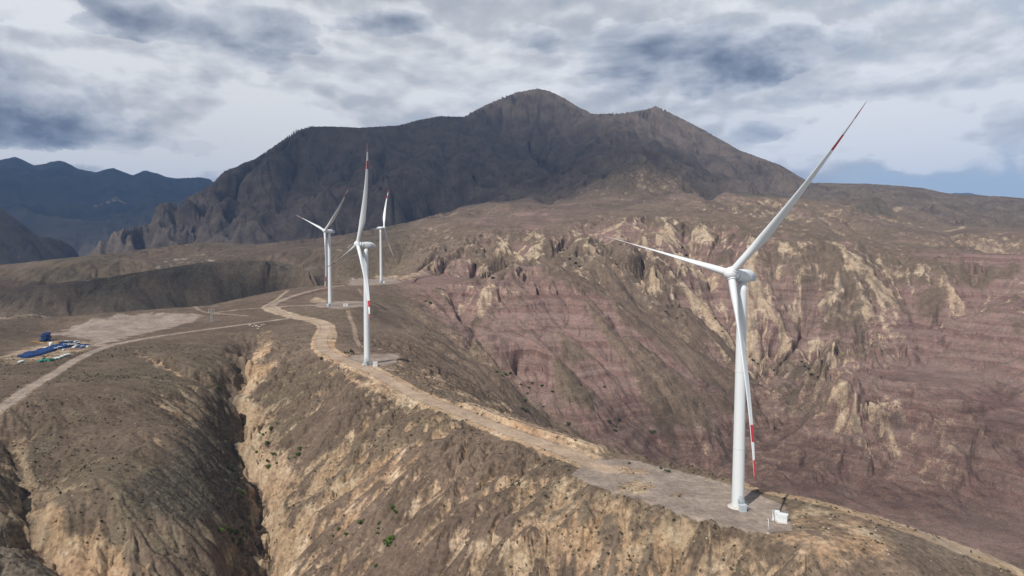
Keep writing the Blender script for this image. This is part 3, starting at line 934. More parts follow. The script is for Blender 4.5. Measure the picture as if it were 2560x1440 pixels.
SCRUB_SHADE = np.maximum(SCRUB_SHADE, .5 * area([(2050, 1240), (2200, 1295), (2400, 1362), (2560, 1425), (2560, 1460), (2300, 1460), (2150, 1330)], .03) )
SCRUB_SHADE = np.maximum(SCRUB_SHADE, .95 * knob)
WHITE = .55 * area([(1280, 270), (1350, 255), (1420, 280), (1410, 330), (1350, 370), (1300, 330)], .02) * sstep(nB + nA * 1.2 + .2 * RAV, .1, .6)
WHITE = np.maximum(WHITE, area([(330, 665), (420, 640), (520, 625), (590, 628), (560, 655), (470, 660), (380, 690), (200, 715), (150, 712)], .03) * sstep(nB + nA + .35 * PH.get(36, .5), .05, .6))
WHITE = np.maximum(WHITE, area([(395, 650), (420, 636), (480, 628), (540, 622), (585, 624), (570, 640), (520, 654), (440, 666)], .02) * .6 * sstep(nB + .6 * nA + .5 * PH.get(36, .5), -.1, .6))
WHITE *= .7
WHITE = np.maximum(WHITE, .6 * area([(780, 640), (850, 610), (940, 600), (930, 640), (850, 660)], .03) * sstep(nB + nA, .0, .4))
GREEN = sstep(nC + nA * .6, .0, .6) * .45 * (1 - bad_poly)
GREEN = np.maximum(GREEN, .55 * area([(200, 800), (300, 784), (420, 780), (520, 790), (420, 800), (280, 820)], .02))
gravel = area([(130, 835), (240, 795), (400, 780), (510, 786), (490, 800), (400, 825), (280, 855), (240, 866), (230, 850)], .012)
PAD = np.maximum(PAD, gravel * .85)
PAD = np.minimum(PAD, .66)
yard = area([(0, 905), (20, 880), (130, 850), (235, 852), (240, 865), (170, 890), (100, 905), (30, 910)], .012)
SAND = np.maximum(SAND, .55 * yard)
# dry grass beside the road
grass = area([(960, 905), (1040, 925), (1200, 990), (1400, 1070), (1480, 1130), (1300, 1070), (1100, 985), (960, 925)], .015)
SAND = np.maximum(SAND, grass * .5 * sstep(nB + .4, .0, .6))
RUBBLE = area([(850, 915), (900, 945), (1000, 990), (1060, 1015), (1010, 1022), (900, 975), (850, 935)], .008)
SAND = np.maximum(SAND, RUBBLE * .85)
lightp = np.maximum(area([(1530, 1225), (1585, 1200), (1640, 1215), (1600, 1240)], .006, .4), area([(1670, 1240), (1700, 1230), (1715, 1236), (1690, 1246)], .005, .4))
PAD *= 1 - .7 * lightp
ochre = area([(1480, 1172), (1560, 1165), (1630, 1180), (1600, 1190), (1520, 1180)], .008)
PAD *= 1 - .75 * ochre
SAND = np.maximum(SAND, .9 * area([(772, 758), (786, 741), (800, 744), (824, 757)], .006, .3))
SAND = np.maximum(SAND, .85 * area([(925, 702), (942, 692), (965, 690), (1000, 694), (1012, 704), (985, 699), (940, 700)], .008, .3))
SAND = np.maximum(SAND, .7 * area([(985, 700), (1100, 640), (1200, 600), (1215, 606), (1120, 655), (1020, 703)], .012))
edge_path = area([(1850, 1208), (2000, 1240), (2200, 1293), (2400, 1360), (2560, 1424), (2560, 1452), (2400, 1388), (2200, 1313), (2000, 1253), (1850, 1218)], .006, .3)
SAND = np.maximum(SAND, edge_path * 1.0)
SAND = np.maximum(SAND, .78 * (.75 + nB) * area([(1960, 1265), (2100, 1278), (2240, 1335), (2250, 1400), (2100, 1440), (1990, 1400), (1950, 1330)], .025))
SCRUB_SHADE = np.maximum(SCRUB_SHADE, .35 * area([(1860, 1222), (2000, 1250), (2200, 1312), (2340, 1372), (2300, 1400), (2110, 1298), (1960, 1262)], .008))
bald = area([(1900, 1345), (1960, 1330), (2080, 1350), (2200, 1340), (2170, 1400), (2050, 1400)], .02)
SAND = np.maximum(SAND, bald * .8)
ROCK = mount * sstep(cliff * .5 + .25 * RAV + (slope - .75) * .8 + nA * .5, .35, .9)
MO = np.maximum(sstep(RR, 2300, 2900), area([(860, 588), (940, 571), (1020, 556), (1100, 534), (1200, 515), (1330, 482), (1430, 452), (1400, 430), (1200, 400), (900, 400), (700, 560), (780, 596)], .02))
SCRUB_SHADE = np.maximum(SCRUB_SHADE, .42 * MO * (1 - mount) * np.clip(.7 + nA, 0, 1))
left_land = area([(-300, 1100), (-300, 810), (180, 792), (520, 766), (660, 790), (740, 800), (640, 850), (600, 940), (560, 985), (300, 900), (100, 985)], .04)
SCRUB_SHADE = np.maximum(SCRUB_SHADE, (.24 + .35 * nA) * left_land * (1 - yard))
SCRUB_SHADE = np.maximum(SCRUB_SHADE, (.24 + .35 * nA + .2 * nB) * spur)

hill2 = area([(-300, 690), (0, 664), (190, 643), (400, 618), (540, 606), (640, 612), (780, 597), (860, 588), (1020, 556), (1000, 640), (900, 690), (820, 700), (770, 668), (680, 652), (520, 655), (300, 689), (0, 727), (-300, 745)], .03)
SCRUB_SHADE = np.maximum(SCRUB_SHADE, (.34 + .5 * nA) * hill2)
SCRUB_SHADE = np.maximum(SCRUB_SHADE, (.05 + .45 * nA + .2 * nC) * upz * (1 - MO))
for arr in (SAND, SCRUB_SHADE, GREEN, ROAD, RED, WHITE, PAD, PATHM):
    np.clip(arr, 0, 1, out=arr)
SAND *= 1 - np.maximum(ROAD, PAD)

# ------------------------------------------------------------------ material of the land
def principled(name, rough=.9, spec=.25):
    m = bpy.data.materials.new(name)
    m.use_nodes = True
    t = NT(m.node_tree)
    b = t.n['Principled BSDF']
    b.inputs['Roughness'].default_value = rough
    b.inputs['Specular IOR Level'].default_value = spec
    return m, t, b


def land_material():
    m, t, b = principled('dry_earth', .97, .1)
    g = t.new('ShaderNodeNewGeometry')
    pos = g.outputs['Position']
    a1 = t.new('ShaderNodeAttribute', attribute_name='cover_a')
    a2 = t.new('ShaderNodeAttribute', attribute_name='cover_b')
    a3 = t.new('ShaderNodeAttribute', attribute_name='upland')
    s1 = t.new('ShaderNodeSeparateColor')
    s2 = t.new('ShaderNodeSeparateColor')
    t.l.new(a1.outputs['Color'], s1.inputs[0])
    t.l.new(a2.outputs['Color'], s2.inputs[0])
    sand, red, road = s1.outputs
    scrub_shade, green, white = s2.outputs
    rock, path = a1.outputs['Alpha'], a2.outputs['Alpha']
    nfine = t.noise(pos, .55, 6, .68)
    nmid = t.noise(pos, .09, 6, .62)
    nbig = t.noise(pos, .012, 6, .6)
    nhuge = t.noise(pos, .0022, 5, .6)
    # weathering stretched along the fall of the land
    # soil
    c = t.mix(t.ramp(nbig, .35, .65), (.106, .076, .057), (.150, .109, .081))
    c = t.mix(t.math('MULTIPLY', t.ramp(nhuge, .4, .62), .6), c, (.116, .089, .062))
    # red beds, banded by height
    sp = t.new('ShaderNodeSeparateXYZ')
    t.put(sp.inputs[0], pos)
    zz = t.math('ADD', sp.outputs[2], t.math('MULTIPLY', t.math('SUBTRACT', nbig, .5), 14))
    zz = t.math('ADD', zz, t.math('MULTIPLY', sp.outputs[0], .02))
    cz = t.new('ShaderNodeCombineXYZ')
    t.put(cz.inputs[2], zz)
    bands = t.noise(cz.outputs[0], .075, 6, .72)
    rc = t.mix(t.ramp(bands, .40, .60), (.130, .081, .070), (.230, .163, .139))
    rc = t.mix(t.ramp(nmid, .35, .7, 0, .5), rc, (.168, .088, .076))
    f = t.ramp(t.math('ADD', red, t.math('MULTIPLY', t.math('SUBTRACT', nmid, .5), .7)), .25, .8)
    c = t.mix(t.math('MULTIPLY', f, .85), c, rc)
    # bare tan earth
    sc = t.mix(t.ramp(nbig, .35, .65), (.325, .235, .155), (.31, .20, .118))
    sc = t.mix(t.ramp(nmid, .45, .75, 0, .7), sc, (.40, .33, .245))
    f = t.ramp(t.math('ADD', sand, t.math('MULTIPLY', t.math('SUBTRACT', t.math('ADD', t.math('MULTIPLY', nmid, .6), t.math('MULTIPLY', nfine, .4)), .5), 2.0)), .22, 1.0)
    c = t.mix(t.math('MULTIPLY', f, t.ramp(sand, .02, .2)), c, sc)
    # paler, creamier farther up the valley
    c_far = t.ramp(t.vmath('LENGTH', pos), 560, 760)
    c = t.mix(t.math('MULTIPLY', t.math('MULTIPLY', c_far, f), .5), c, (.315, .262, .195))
    # green tinge; dark scrub and painted cloud shade
    f = t.math('MULTIPLY', green, t.ramp(t.math('ADD', nmid, t.math('MULTIPLY', nfine, .3)), .45, .85))
    c = t.mix(t.math('MULTIPLY', f, .75), c, (.105, .105, .055))
    f = t.ramp(t.math('ADD', scrub_shade, t.math('MULTIPLY', t.math('SUBTRACT', t.math('ADD', t.math('MULTIPLY', nmid, .5), t.math('MULTIPLY', nfine, .5)), .5), 1.6)), .2, 1.0)
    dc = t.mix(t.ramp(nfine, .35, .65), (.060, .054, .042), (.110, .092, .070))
    c = t.mix(t.math('MULTIPLY', f, t.ramp(scrub_shade, .02, .2)), c, dc)
    f = t.ramp(t.math('ADD', white, t.math('MULTIPLY', t.math('SUBTRACT', nmid, .5), 1.0)), .3, .9)
    c = t.mix(t.math('MULTIPLY', f, t.ramp(white, .02, .2)), c, (.34, .28, .235))
    # mountain rock
    rcol = t.mix(t.ramp(nbig, .35, .68), (.055, .048, .044), (.165, .134, .112))
    c = t.mix(t.ramp(t.math('ADD', rock, t.math('MULTIPLY', t.math('SUBTRACT', nbig, .5), 1.0)), .3, .8), c, rcol)
    mo = a3.outputs['Fac']
    c = t.mix(t.math('MULTIPLY', mo, .8), c, t.mix(t.ramp(nbig, .3, .7), (.072, .058, .047), (.118, .094, .074)))
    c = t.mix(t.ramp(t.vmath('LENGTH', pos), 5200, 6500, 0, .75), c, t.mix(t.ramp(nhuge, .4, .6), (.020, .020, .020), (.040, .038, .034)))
    # areas where the soil colour is made darker
    a4 = t.new('ShaderNodeAttribute', attribute_name='soil_tone')
    c = t.mix(t.math('MULTIPLY', a4.outputs['Fac'], .85, clamp=True), c, t.mix(1.0, c, (.50, .50, .48), 'MULTIPLY'))
    # gravel of road and pads
    gc = t.mix(t.ramp(nmid, .3, .7), (.195, .155, .127), (.255, .206, .168))
    gc = t.mix(t.ramp(road, .7, .9), gc, t.mix(t.ramp(nmid, .3, .7), (.27, .20, .145), (.35, .265, .19)))
    f = t.ramp(t.math('ADD', road, t.math('MULTIPLY', t.math('SUBTRACT', nfine, .5), .25)), .2, .5)
    c = t.mix(f, c, gc)
    c = t.mix(t.math('MULTIPLY', path, .75), c, (.37, .28, .205))
    # scattered low scrub: dark dots
    vo = t.new('ShaderNodeTexVoronoi', feature='F1')
    t.put(vo.inputs['Vector'], pos)
    vo.inputs['Scale'].default_value = .42
    sepc = t.new('ShaderNodeSeparateColor')
    t.l.new(vo.outputs['Color'], sepc.inputs[0])
    dot = t.math('LESS_THAN', vo.outputs['Distance'], t.math('MULTIPLY', sepc.outputs[0], .33))
    dens = t.math('GREATER_THAN', t.math('ADD', sepc.outputs[1], t.math('MULTIPLY', t.math('SUBTRACT', nbig, .5), 1.2)), .62)
    f = t.math('MULTIPLY', t.math('MULTIPLY', dot, dens), t.math('SUBTRACT', 1.0, t.math('MAXIMUM', road, path), clamp=True))
    c = t.mix(t.math('MULTIPLY', f, .6), c, (.060, .058, .034))
    # grain
    paved = t.math('MULTIPLY', road, .6)
    gr = t.math('MULTIPLY', t.ramp(nfine, .33, .67, .64, 1.34, False), t.ramp(nmid, .33, .67, .80, 1.2, False))
    gr = t.math('ADD', t.math('MULTIPLY', gr, t.math('SUBTRACT', 1.0, paved)), paved)
    c = t.mix(1.0, c, gr, 'MULTIPLY')
    t.l.new(c, b.inputs['Base Color'])
    bp = t.new('ShaderNodeBump')
    bp.inputs['Strength'].default_value = .8
    bp.inputs['Distance'].default_value = 1.0
    hgt = t.math('ADD', t.math('MULTIPLY', nfine, .7), t.math('MULTIPLY', nmid, 2.6))
    t.put(bp.inputs['Height'], hgt)
    t.l.new(bp.outputs[0], b.inputs['Normal'])
    return m


EARTH = land_material()

# ------------------------------------------------------------------ meshes of the land
ROADALL = np.clip(np.maximum(ROAD, PAD), 0, 1)
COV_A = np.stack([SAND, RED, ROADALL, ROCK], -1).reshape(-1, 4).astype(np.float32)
COV_B = np.stack([SCRUB_SHADE, GREEN, WHITE, PATHM], -1).reshape(-1, 4).astype(np.float32)
SOIL_TONE = np.maximum.reduce([.50 * left_land * (1 - yard), .50 * spur, .72 * hill2, .85 * bad_poly * sstep(-H, 150, 215) * (1 - .5 * lit_zone), .25 * flank,
                         .3 * area([(-200, 745), (0, 728), (160, 710), (430, 668), (560, 650), (700, 650), (780, 672), (815, 705), (720, 722), (520, 764), (180, 790), (-200, 810)], .05)])
SOIL_TONE = np.clip(SOIL_TONE * (1 + .7 * nA + .5 * nB) * (1 - .75 * SAND) * (1 - ROADALL) * (1 - PATHM), 0, 1).reshape(-1).astype(np.float32)
UPL = MO.reshape(-1).astype(np.float32)
VERT = np.stack([X, Y, H + CAMZ], -1).reshape(-1, 3).astype(np.float32)
ii, kk = np.meshgrid(np.arange(NA - 1), np.arange(NR - 1), indexing='ij')
base = (ii * NR + kk).ravel()
QUADS = np.stack([base, base + NR, base + NR + 1, base + 1], -1)
fr = RR[:-1, :-1].ravel()
fa = AZ[:-1, :-1].ravel()
froad = ROAD[:-1, :-1].ravel()
fpad = PAD[:-1, :-1].ravel()
fgrav = gravel[:-1, :-1].ravel()
kind = np.zeros(len(QUADS), np.int8)                    # 0 ridge
kind[fr > 880] = 1                                      # hills
kind[fr > 2380] = 2                                     # mountain
kind[fr > 5600] = 3                                     # far mountains
kind[(froad > .5) & (fr < 1200)] = 4
kind[(fpad > .45) & (froad <= .5) & (fr < 1200)] = 5


def land(name, sel, label=None):
    q = QUADS[sel]
    used, inv = np.unique(q, return_inverse=True)
    me = bpy.data.meshes.new(name)
    n = len(q)
    me.vertices.add(len(used))
    me.vertices.foreach_set('co', VERT[used].ravel())
    me.loops.add(n * 4)
    me.loops.foreach_set('vertex_index', inv.ravel().astype(np.int32))
    me.polygons.add(n)
    me.polygons.foreach_set('loop_start', np.arange(0, n * 4, 4, dtype=np.int32))
    me.update(calc_edges=True)
    me.polygons.foreach_set('use_smooth', np.ones(n, bool))
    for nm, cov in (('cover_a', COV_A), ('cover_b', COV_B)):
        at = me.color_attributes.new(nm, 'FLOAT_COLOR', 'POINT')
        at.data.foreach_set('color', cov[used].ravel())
    at = me.attributes.new('upland', 'FLOAT', 'POINT')
    at.data.foreach_set('value', UPL[used])
    at = me.attributes.new('soil_tone', 'FLOAT', 'POINT')
    at.data.foreach_set('value', SOIL_TONE[used])
    me.materials.append(EARTH)
    o = bpy.data.objects.new(name, me)
    COL.objects.link(o)
    o['kind'] = 'structure'
    if label:
        o['label'] = label
    return o


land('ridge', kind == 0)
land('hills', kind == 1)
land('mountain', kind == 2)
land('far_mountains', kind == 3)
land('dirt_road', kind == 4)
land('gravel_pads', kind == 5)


def ground(px, py):
    """world point of the land seen at a landmark pixel"""
    a, t = px_dir(px, py)
    i = np.interp(a, azv, np.arange(NA))
    i0 = int(min(i, NA - 2))
    f = i - i0
    row = (H[i0] * (1 - f) + H[i0 + 1] * f) / np.exp(lnv)
    k = int(np.argmax(row >= t))
    if k == 0:
        k = NR - 1
    t0, t1 = row[k - 1], row[k]
    u = (t - t0) / (t1 - t0 + 1e-12)
    r = math.exp(lnv[k - 1] + (lnv[k] - lnv[k - 1]) * u)
    return Vector((r * math.sin(a), r * math.cos(a), r * t + CAMZ))


def ground_z(x, y):
    return float(sample(H, np.array([math.atan2(x, y)]), np.array([math.log(math.hypot(x, y))]))[0]) + CAMZ
# ------------------------------------------------------------------ builders
def obj(name, bm, mats, parent=None, smooth=False, matrix=None):
    me = bpy.data.meshes.new(name)
    bm.normal_update()
    bm.to_mesh(me)
    bm.free()
    for m in (mats if isinstance(mats, (list, tuple)) else [mats]):
        me.materials.append(m)
    if smooth:
        me.polygons.foreach_set('use_smooth', np.ones(len(me.polygons), bool))
    return link(name, me, parent, matrix)


def link(name, me, parent=None, matrix=None):
    o = bpy.data.objects.new(name, me)
    COL.objects.link(o)
    if parent is not None:
        o.parent = parent
    if matrix is not None:
        o.matrix_basis = matrix
    return o


def tag(o, label, cat, group=None):
    o['label'] = label
    o['category'] = cat
    if group:
        o['group'] = group
    return o


def thing(name, label, cat, loc, rz=0.0, group=None):
    o = bpy.data.objects.new(name, None)
    o.empty_display_size = 1
    COL.objects.link(o)
    o.location = loc
    o.rotation_euler = (0, 0, rz)
    return tag(o, label, cat, group)


def box(bm, x0, x1, y0, y1, z0, z1, mi=0, M=None):
    vs = [bm.verts.new((x, y, z)) for z in (z0, z1) for y in (y0, y1) for x in (x0, x1)]
    if M is not None:
        for v in vs:
            v.co = M @ v.co
    for f in ((0, 2, 3, 1), (4, 5, 7, 6), (0, 1, 5, 4), (2, 6, 7, 3), (0, 4, 6, 2), (1, 3, 7, 5)):
        bm.faces.new([vs[i] for i in f]).material_index = mi
    return vs


def bar(bm, a, b, w, mi=0):
    a, b = Vector(a), Vector(b)
    d = b - a
    M = Matrix.Translation(a) @ d.to_track_quat('Z', 'Y').to_matrix().to_4x4()
    box(bm, -w / 2, w / 2, -w / 2, w / 2, 0, d.length, mi, M)


def loft(bm, rings, cap0=True, cap1=True, mi=None):
    """rings: list of lists of points, all the same length"""
    V = [[bm.verts.new(p) for p in r] for r in rings]
    n = len(V[0])
    for k in range(len(V) - 1):
        for i in range(n):
            f = bm.faces.new((V[k][i], V[k][(i + 1) % n], V[k + 1][(i + 1) % n], V[k + 1][i]))
            f.smooth = True
            if mi:
                f.material_index = mi[k]
    if cap0:
        bm.faces.new(V[0][::-1])
    if cap1:
        bm.faces.new(V[-1])
    return V


def circ(r, z, n=32, cx=0, cy=0):
    return [(cx + r * math.cos(2 * math.pi * i / n), cy + r * math.sin(2 * math.pi * i / n), z) for i in range(n)]


def bevel(bm, w, seg=2):
    bmesh.ops.bevel(bm, geom=bm.edges[:], offset=w, segments=seg, affect='EDGES', profile=.7)


def paint(name, col, rough=.45, spec=.4, dirt=.12, scale=.6, metal=0.0):
    m, t, b = principled(name, rough, spec)
    tcn = t.new('ShaderNodeTexCoord').outputs['Object']
    n = t.noise(t.mapping(tcn, (1, 1, .35)), scale, 5, .6)
    f = t.ramp(n, .45, .8, 0, dirt)
    c = t.mix(f, col, tuple(x * .62 for x in col))
    t.l.new(c, b.inputs['Base Color'])
    b.inputs['Metallic'].default_value = metal
    return m


WHITE_P = paint('white_turbine_paint', (.55, .57, .575), .42, .45, .25, .25)
RED_P = paint('red_band_paint', (.40, .02, .026), .4, .45, .15, .3)
GREY_P = paint('pale_grey_steel', (.40, .44, .47), .5, .4, .3, .8)
CAB_P = paint('cabinet_enamel', (.58, .60, .60), .45, .4, .25, 1.2)
DARK_P = paint('dark_rubber', (.05, .055, .06), .7, .3, .2, 1)
CONC = paint('weathered_concrete', (.46, .42, .38), .9, .2, .5, 1.0)
BLUEMARK = paint('blue_grey_lettering', (.10, .16, .30), .5, .3, .1, 1)
BLUE_P = paint('blue_steel_paint', (.016, .055, .17), .5, .35, .4, .5)
DBLUE_P = paint('dark_blue_steel', (.012, .035, .12), .5, .35, .4, .5)
GREEN_P = paint('green_tarpaulin', (.03, .22, .15), .6, .3, .4, .7)
PALE_P = paint('pale_plastic_wrap', (.55, .58, .56), .5, .4, .3, .7)
OCHRE_P = paint('ochre_timber', (.36, .20, .05), .8, .2, .4, .8)
STONE = paint('pale_stone', (.40, .34, .27), .95, .1, .4, 1.0)
GALV = paint('galvanised_steel', (.34, .38, .40), .5, .5, .3, 1.0, .3)

# ------------------------------------------------------------------ wind turbines
BL = 66.0
PREBEND = .054 * BL


def blade_mesh():
    ts = [.0, .015, .03, .06, .10, .14, .18, .22, .27, .33, .4, .47, .54, .61, .68, .745, .75, .79, .832, .836, .875, .912, .916, .95, .975, .99, 1.0]
    bm = bmesh.new()
    rings = []
    for t in ts:
        z = 1.6 + t * (BL - 1.6)
        root = 1 - min(max((t - .03) / .19, 0), 1)
        root = root * root * (3 - 2 * root)
        chord = np.interp(t, [0, .22, .35, .6, .85, .96, .99, 1], [2.3, 3.8, 3.3, 2.15, 1.1, .62, .34, .08])
        thick = np.interp(t, [0, .2, .4, .7, 1], [1, .3, .21, .17, .15])
        tw = R(np.interp(t, [0, .2, .5, .8, 1], [66, 71, 82, 94, 101]))     # parked: turned edge-on to the wind
        pb = PREBEND * (1.3 * t ** 2.4 - .3 * t)
        ring = []
        n = 22
        for i in range(n):
            th = 2 * math.pi * i / n
            # aerofoil: leading edge at +x
            xx = .5 * math.cos(th)
            u = .5 - xx
            yt = thick * (1.4845 * math.sqrt(max(u, 0)) - .63 * u - 1.758 * u * u + 1.4215 * u ** 3 - .5075 * u ** 4)
            ya = yt * (1 if math.sin(th) >= 0 else -1) + .05 * math.sin(math.pi * u)
            ax_, ay_ = (xx - .18) * chord, ya * chord
            cx_, cy_ = 1.2 * math.cos(th), 1.2 * math.sin(th)
            px_, py_ = ax_ * (1 - root) + cx_ * root, ay_ * (1 - root) + cy_ * root
            c, s = math.cos(tw), math.sin(tw)
            ring.append((px_ * c - py_ * s, px_ * s + py_ * c + pb, z))
        rings.append(ring)
    mi = [1 if (.7499 <= ts[k] < .832 or ts[k] >= .9155) else 0 for k in range(len(ts) - 1)]
    loft(bm, rings, True, True, mi)
    bm.faces.ensure_lookup_table()
    nk = 22
    for k in range(len(ts) - 1):
        for i in (0, 1, nk - 1, nk - 2):          # the leading edge stays white
            bm.faces[k * nk + i].material_index = 0
    # small grey maker's marks near the root
    me = bpy.data.meshes.new('blade')
    bm.normal_update()
    bm.to_mesh(me)
    bm.free()
    me.materials.append(WHITE_P)
    me.materials.append(RED_P)
    return me


def collar_mesh():
    bm = bmesh.new()
    loft(bm, [circ(1.42, 1.15), circ(1.46, 1.9), circ(1.42, 2.15), circ(1.22, 2.2)], True, True)
    me = bpy.data.meshes.new('blade_collar')
    bm.to_mesh(me)
    bm.free()
    me.materials.append(WHITE_P)
    return me


def serial_mesh():
    bm = bmesh.new()
    r_ = random.Random(3)
    z = 5.0
    for k in range(13):
        h = r_.choice((.28, .36, .42))
        if k not in (1, 6):
            box(bm, -.11, .11, -.01, .01, z, z + h)
            box(bm, .02, .2, -.012, .008, z + .05, z + .13)
        z += .62
    me = bpy.data.meshes.new('serial_number')
    bm.to_mesh(me)
    bm.free()
    me.materials.append(GREY_P)
    return me


BLADE, COLLAR, SERIAL = blade_mesh(), collar_mesh(), serial_mesh()


def text_mesh(txt, size, depth, mat):
    cu = bpy.data.curves.new('lettering', 'FONT')
    cu.body = txt
    cu.size = size
    cu.extrude = depth
    cu.align_x = 'CENTER'
    cu.align_y = 'CENTER'
    cu.resolution_u = 2
    ob = bpy.data.objects.new('lettering', cu)
    COL.objects.link(ob)
    dg = bpy.context.evaluated_depsgraph_get()
    me = bpy.data.meshes.new_from_object(ob.evaluated_get(dg))
    bpy.data.objects.remove(ob)
    me.materials.clear()
    me.materials.append(mat)
    return me


def emblem_mesh():
    bm = bmesh.new()
    n = 40
    for r0, r1 in ((.92, 1.06),):
        A = [bm.verts.new((r0 * 1.12 * math.cos(2 * math.pi * i / n), r0 * math.sin(2 * math.pi * i / n), .02)) for i in range(n)]
        B = [bm.verts.new((r1 * 1.12 * math.cos(2 * math.pi * i / n), r1 * math.sin(2 * math.pi * i / n), .02)) for i in range(n)]
        for i in range(n):
            bm.faces.new((A[i], B[i], B[(i + 1) % n], A[(i + 1) % n]))
    # small line of lettering under the ring, too fine to read
    x = -1.2
    r_ = random.Random(5)
    while x < 1.15:
        w = r_.choice((.09, .13, .17))
        box(bm, x, x + w, -1.62, -1.45, 0, .02)
        x += w + .06
    tm = text_mesh('DEC', .78, .01, BLUEMARK)
    bm.from_mesh(tm)
    me = bpy.data.meshes.new('emblem')
    bm.to_mesh(me)
    bm.free()
    me.materials.append(BLUEMARK)
    return me


EMBLEM = emblem_mesh()
NAC = [  # y, half width, top, bottom, roundness
    (3.3, 1.95, 1.95, -1.95), (3.15, 2.06, 2.06, -2.06), (1.6, 2.06, 2.06, -2.06), (1.5, 1.96, 2.0, -2.0), (1.2, 1.95, 2.1, -2.15), (0, 2.0, 2.2, -2.2),
    (-1.8, 1.98, 2.2, -2.12), (-3.2, 1.85, 2.05, -1.95), (-4.6, 1.55, 1.65, -1.72), (-5.8, 1.1, 1.05, -1.45), (-6.7, .55, .3, -1.15), (-7.1, .2, -.25, -.85)]


def nac_pt(y, th):
    ys = [n[0] for n in NAC][::-1]
    f = lambda k: float(np.interp(y, ys, [n[k] for n in NAC][::-1]))
    hw, tp, bt = f(1), f(2), f(3)
    e = float(np.interp(y, [-7.1, -2, 1.3, 1.6], [.95, .72, .72, 1.0]))
    cx, cz = math.cos(th), math.sin(th)
    sx = math.copysign(abs(cx) ** e, cx)
    sz = math.copysign(abs(cz) ** e, cz)
    return Vector((hw * sx, y, (tp + bt) / 2 + (tp - bt) / 2 * sz))


def nacelle_mesh():
    bm = bmesh.new()
    rings = [[nac_pt(n[0], 2 * math.pi * i / 36) for i in range(36)] for n in NAC]
    loft(bm, rings)
    me = bpy.data.meshes.new('nacelle')
    bmesh.ops.recalc_face_normals(bm, faces=bm.faces[:])
    bm.to_mesh(me)
    bm.free()
    me.materials.append(WHITE_P)
    return me


NACELLE = nacelle_mesh()


def hub_mesh():
    bm = bmesh.new()
    bmesh.ops.create_uvsphere(bm, u_segments=36, v_segments=20, radius=2.2)
    for v in bm.verts:
        if v.co.y > 0:
            v.co.y *= 1.12
        elif v.co.y < -1.2:
            v.co.y = -1.2 + (v.co.y + 1.2) * .8
    for f in bm.faces:
        f.smooth = True
    loft(bm, [[(2.0 * math.cos(a), -2.35, 2.0 * math.sin(a)) for a in np.linspace(0, 2 * math.pi, 36, endpoint=False)],
              [(2.02 * math.cos(a), -.9, 2.02 * math.sin(a)) for a in np.linspace(0, 2 * math.pi, 36, endpoint=False)]])
    bmesh.ops.recalc_face_normals(bm, faces=bm.faces[:])
    me = bpy.data.meshes.new('hub')
    bm.to_mesh(me)
    bm.free()
    me.materials.append(WHITE_P)
    return me


HUB = hub_mesh()


def vane_mesh():
    bm = bmesh.new()
    bar(bm, (0, 0, 0), (0, 0, 1.5), .12)
    bar(bm, (-.6, 0, 1.0), (.6, 0, 1.0), .09)
    box(bm, -.7, -.5, -.1, .1, .9, 1.3)
    box(bm, .5, .7, -.25, .12, .95, 1.25)
    me = bpy.data.meshes.new('wind_vane')
    bm.to_mesh(me)
    bm.free()
    me.materials.append(GALV)
    return me


VANE = vane_mesh()


def lathe_mesh(name, prof, mat, n=40):
    bm = bmesh.new()
    loft(bm, [circ(r, z, n) for r, z in prof])
    me = bpy.data.meshes.new(name)
    bm.to_mesh(me)
    bm.free()
    me.materials.append(mat)
    return me


tw_prof = [(2.12, .35), (2.12, .6)]
for z in np.linspace(2, 77.6, 26):
    tw_prof.append((2.1 - (2.1 - 1.5) * (z / 77.6) ** 1.1, z))
TOWER = lathe_mesh('tower', tw_prof, WHITE_P, 48)
FLANGES = []
for zf in (20.5, 47.0):
    r_ = 2.1 - .6 * (zf / 77.6) ** 1.1 + .012
    FLANGES.append(lathe_mesh('flange_seam', [(r_, zf - .09), (r_ + .02, zf), (r_, zf + .09)], GREY_P, 48))
YAWRING = lathe_mesh('yaw_bearing', [(1.5, 77.3), (1.62, 77.6), (1.62, 78.1), (1.5, 78.2)], GREY_P)
FOUND = lathe_mesh('foundation', [(3.5, -1.2), (3.45, .12), (3.3, .2), (2.75, .2), (2.75, .42), (2.45, .45)], CONC)


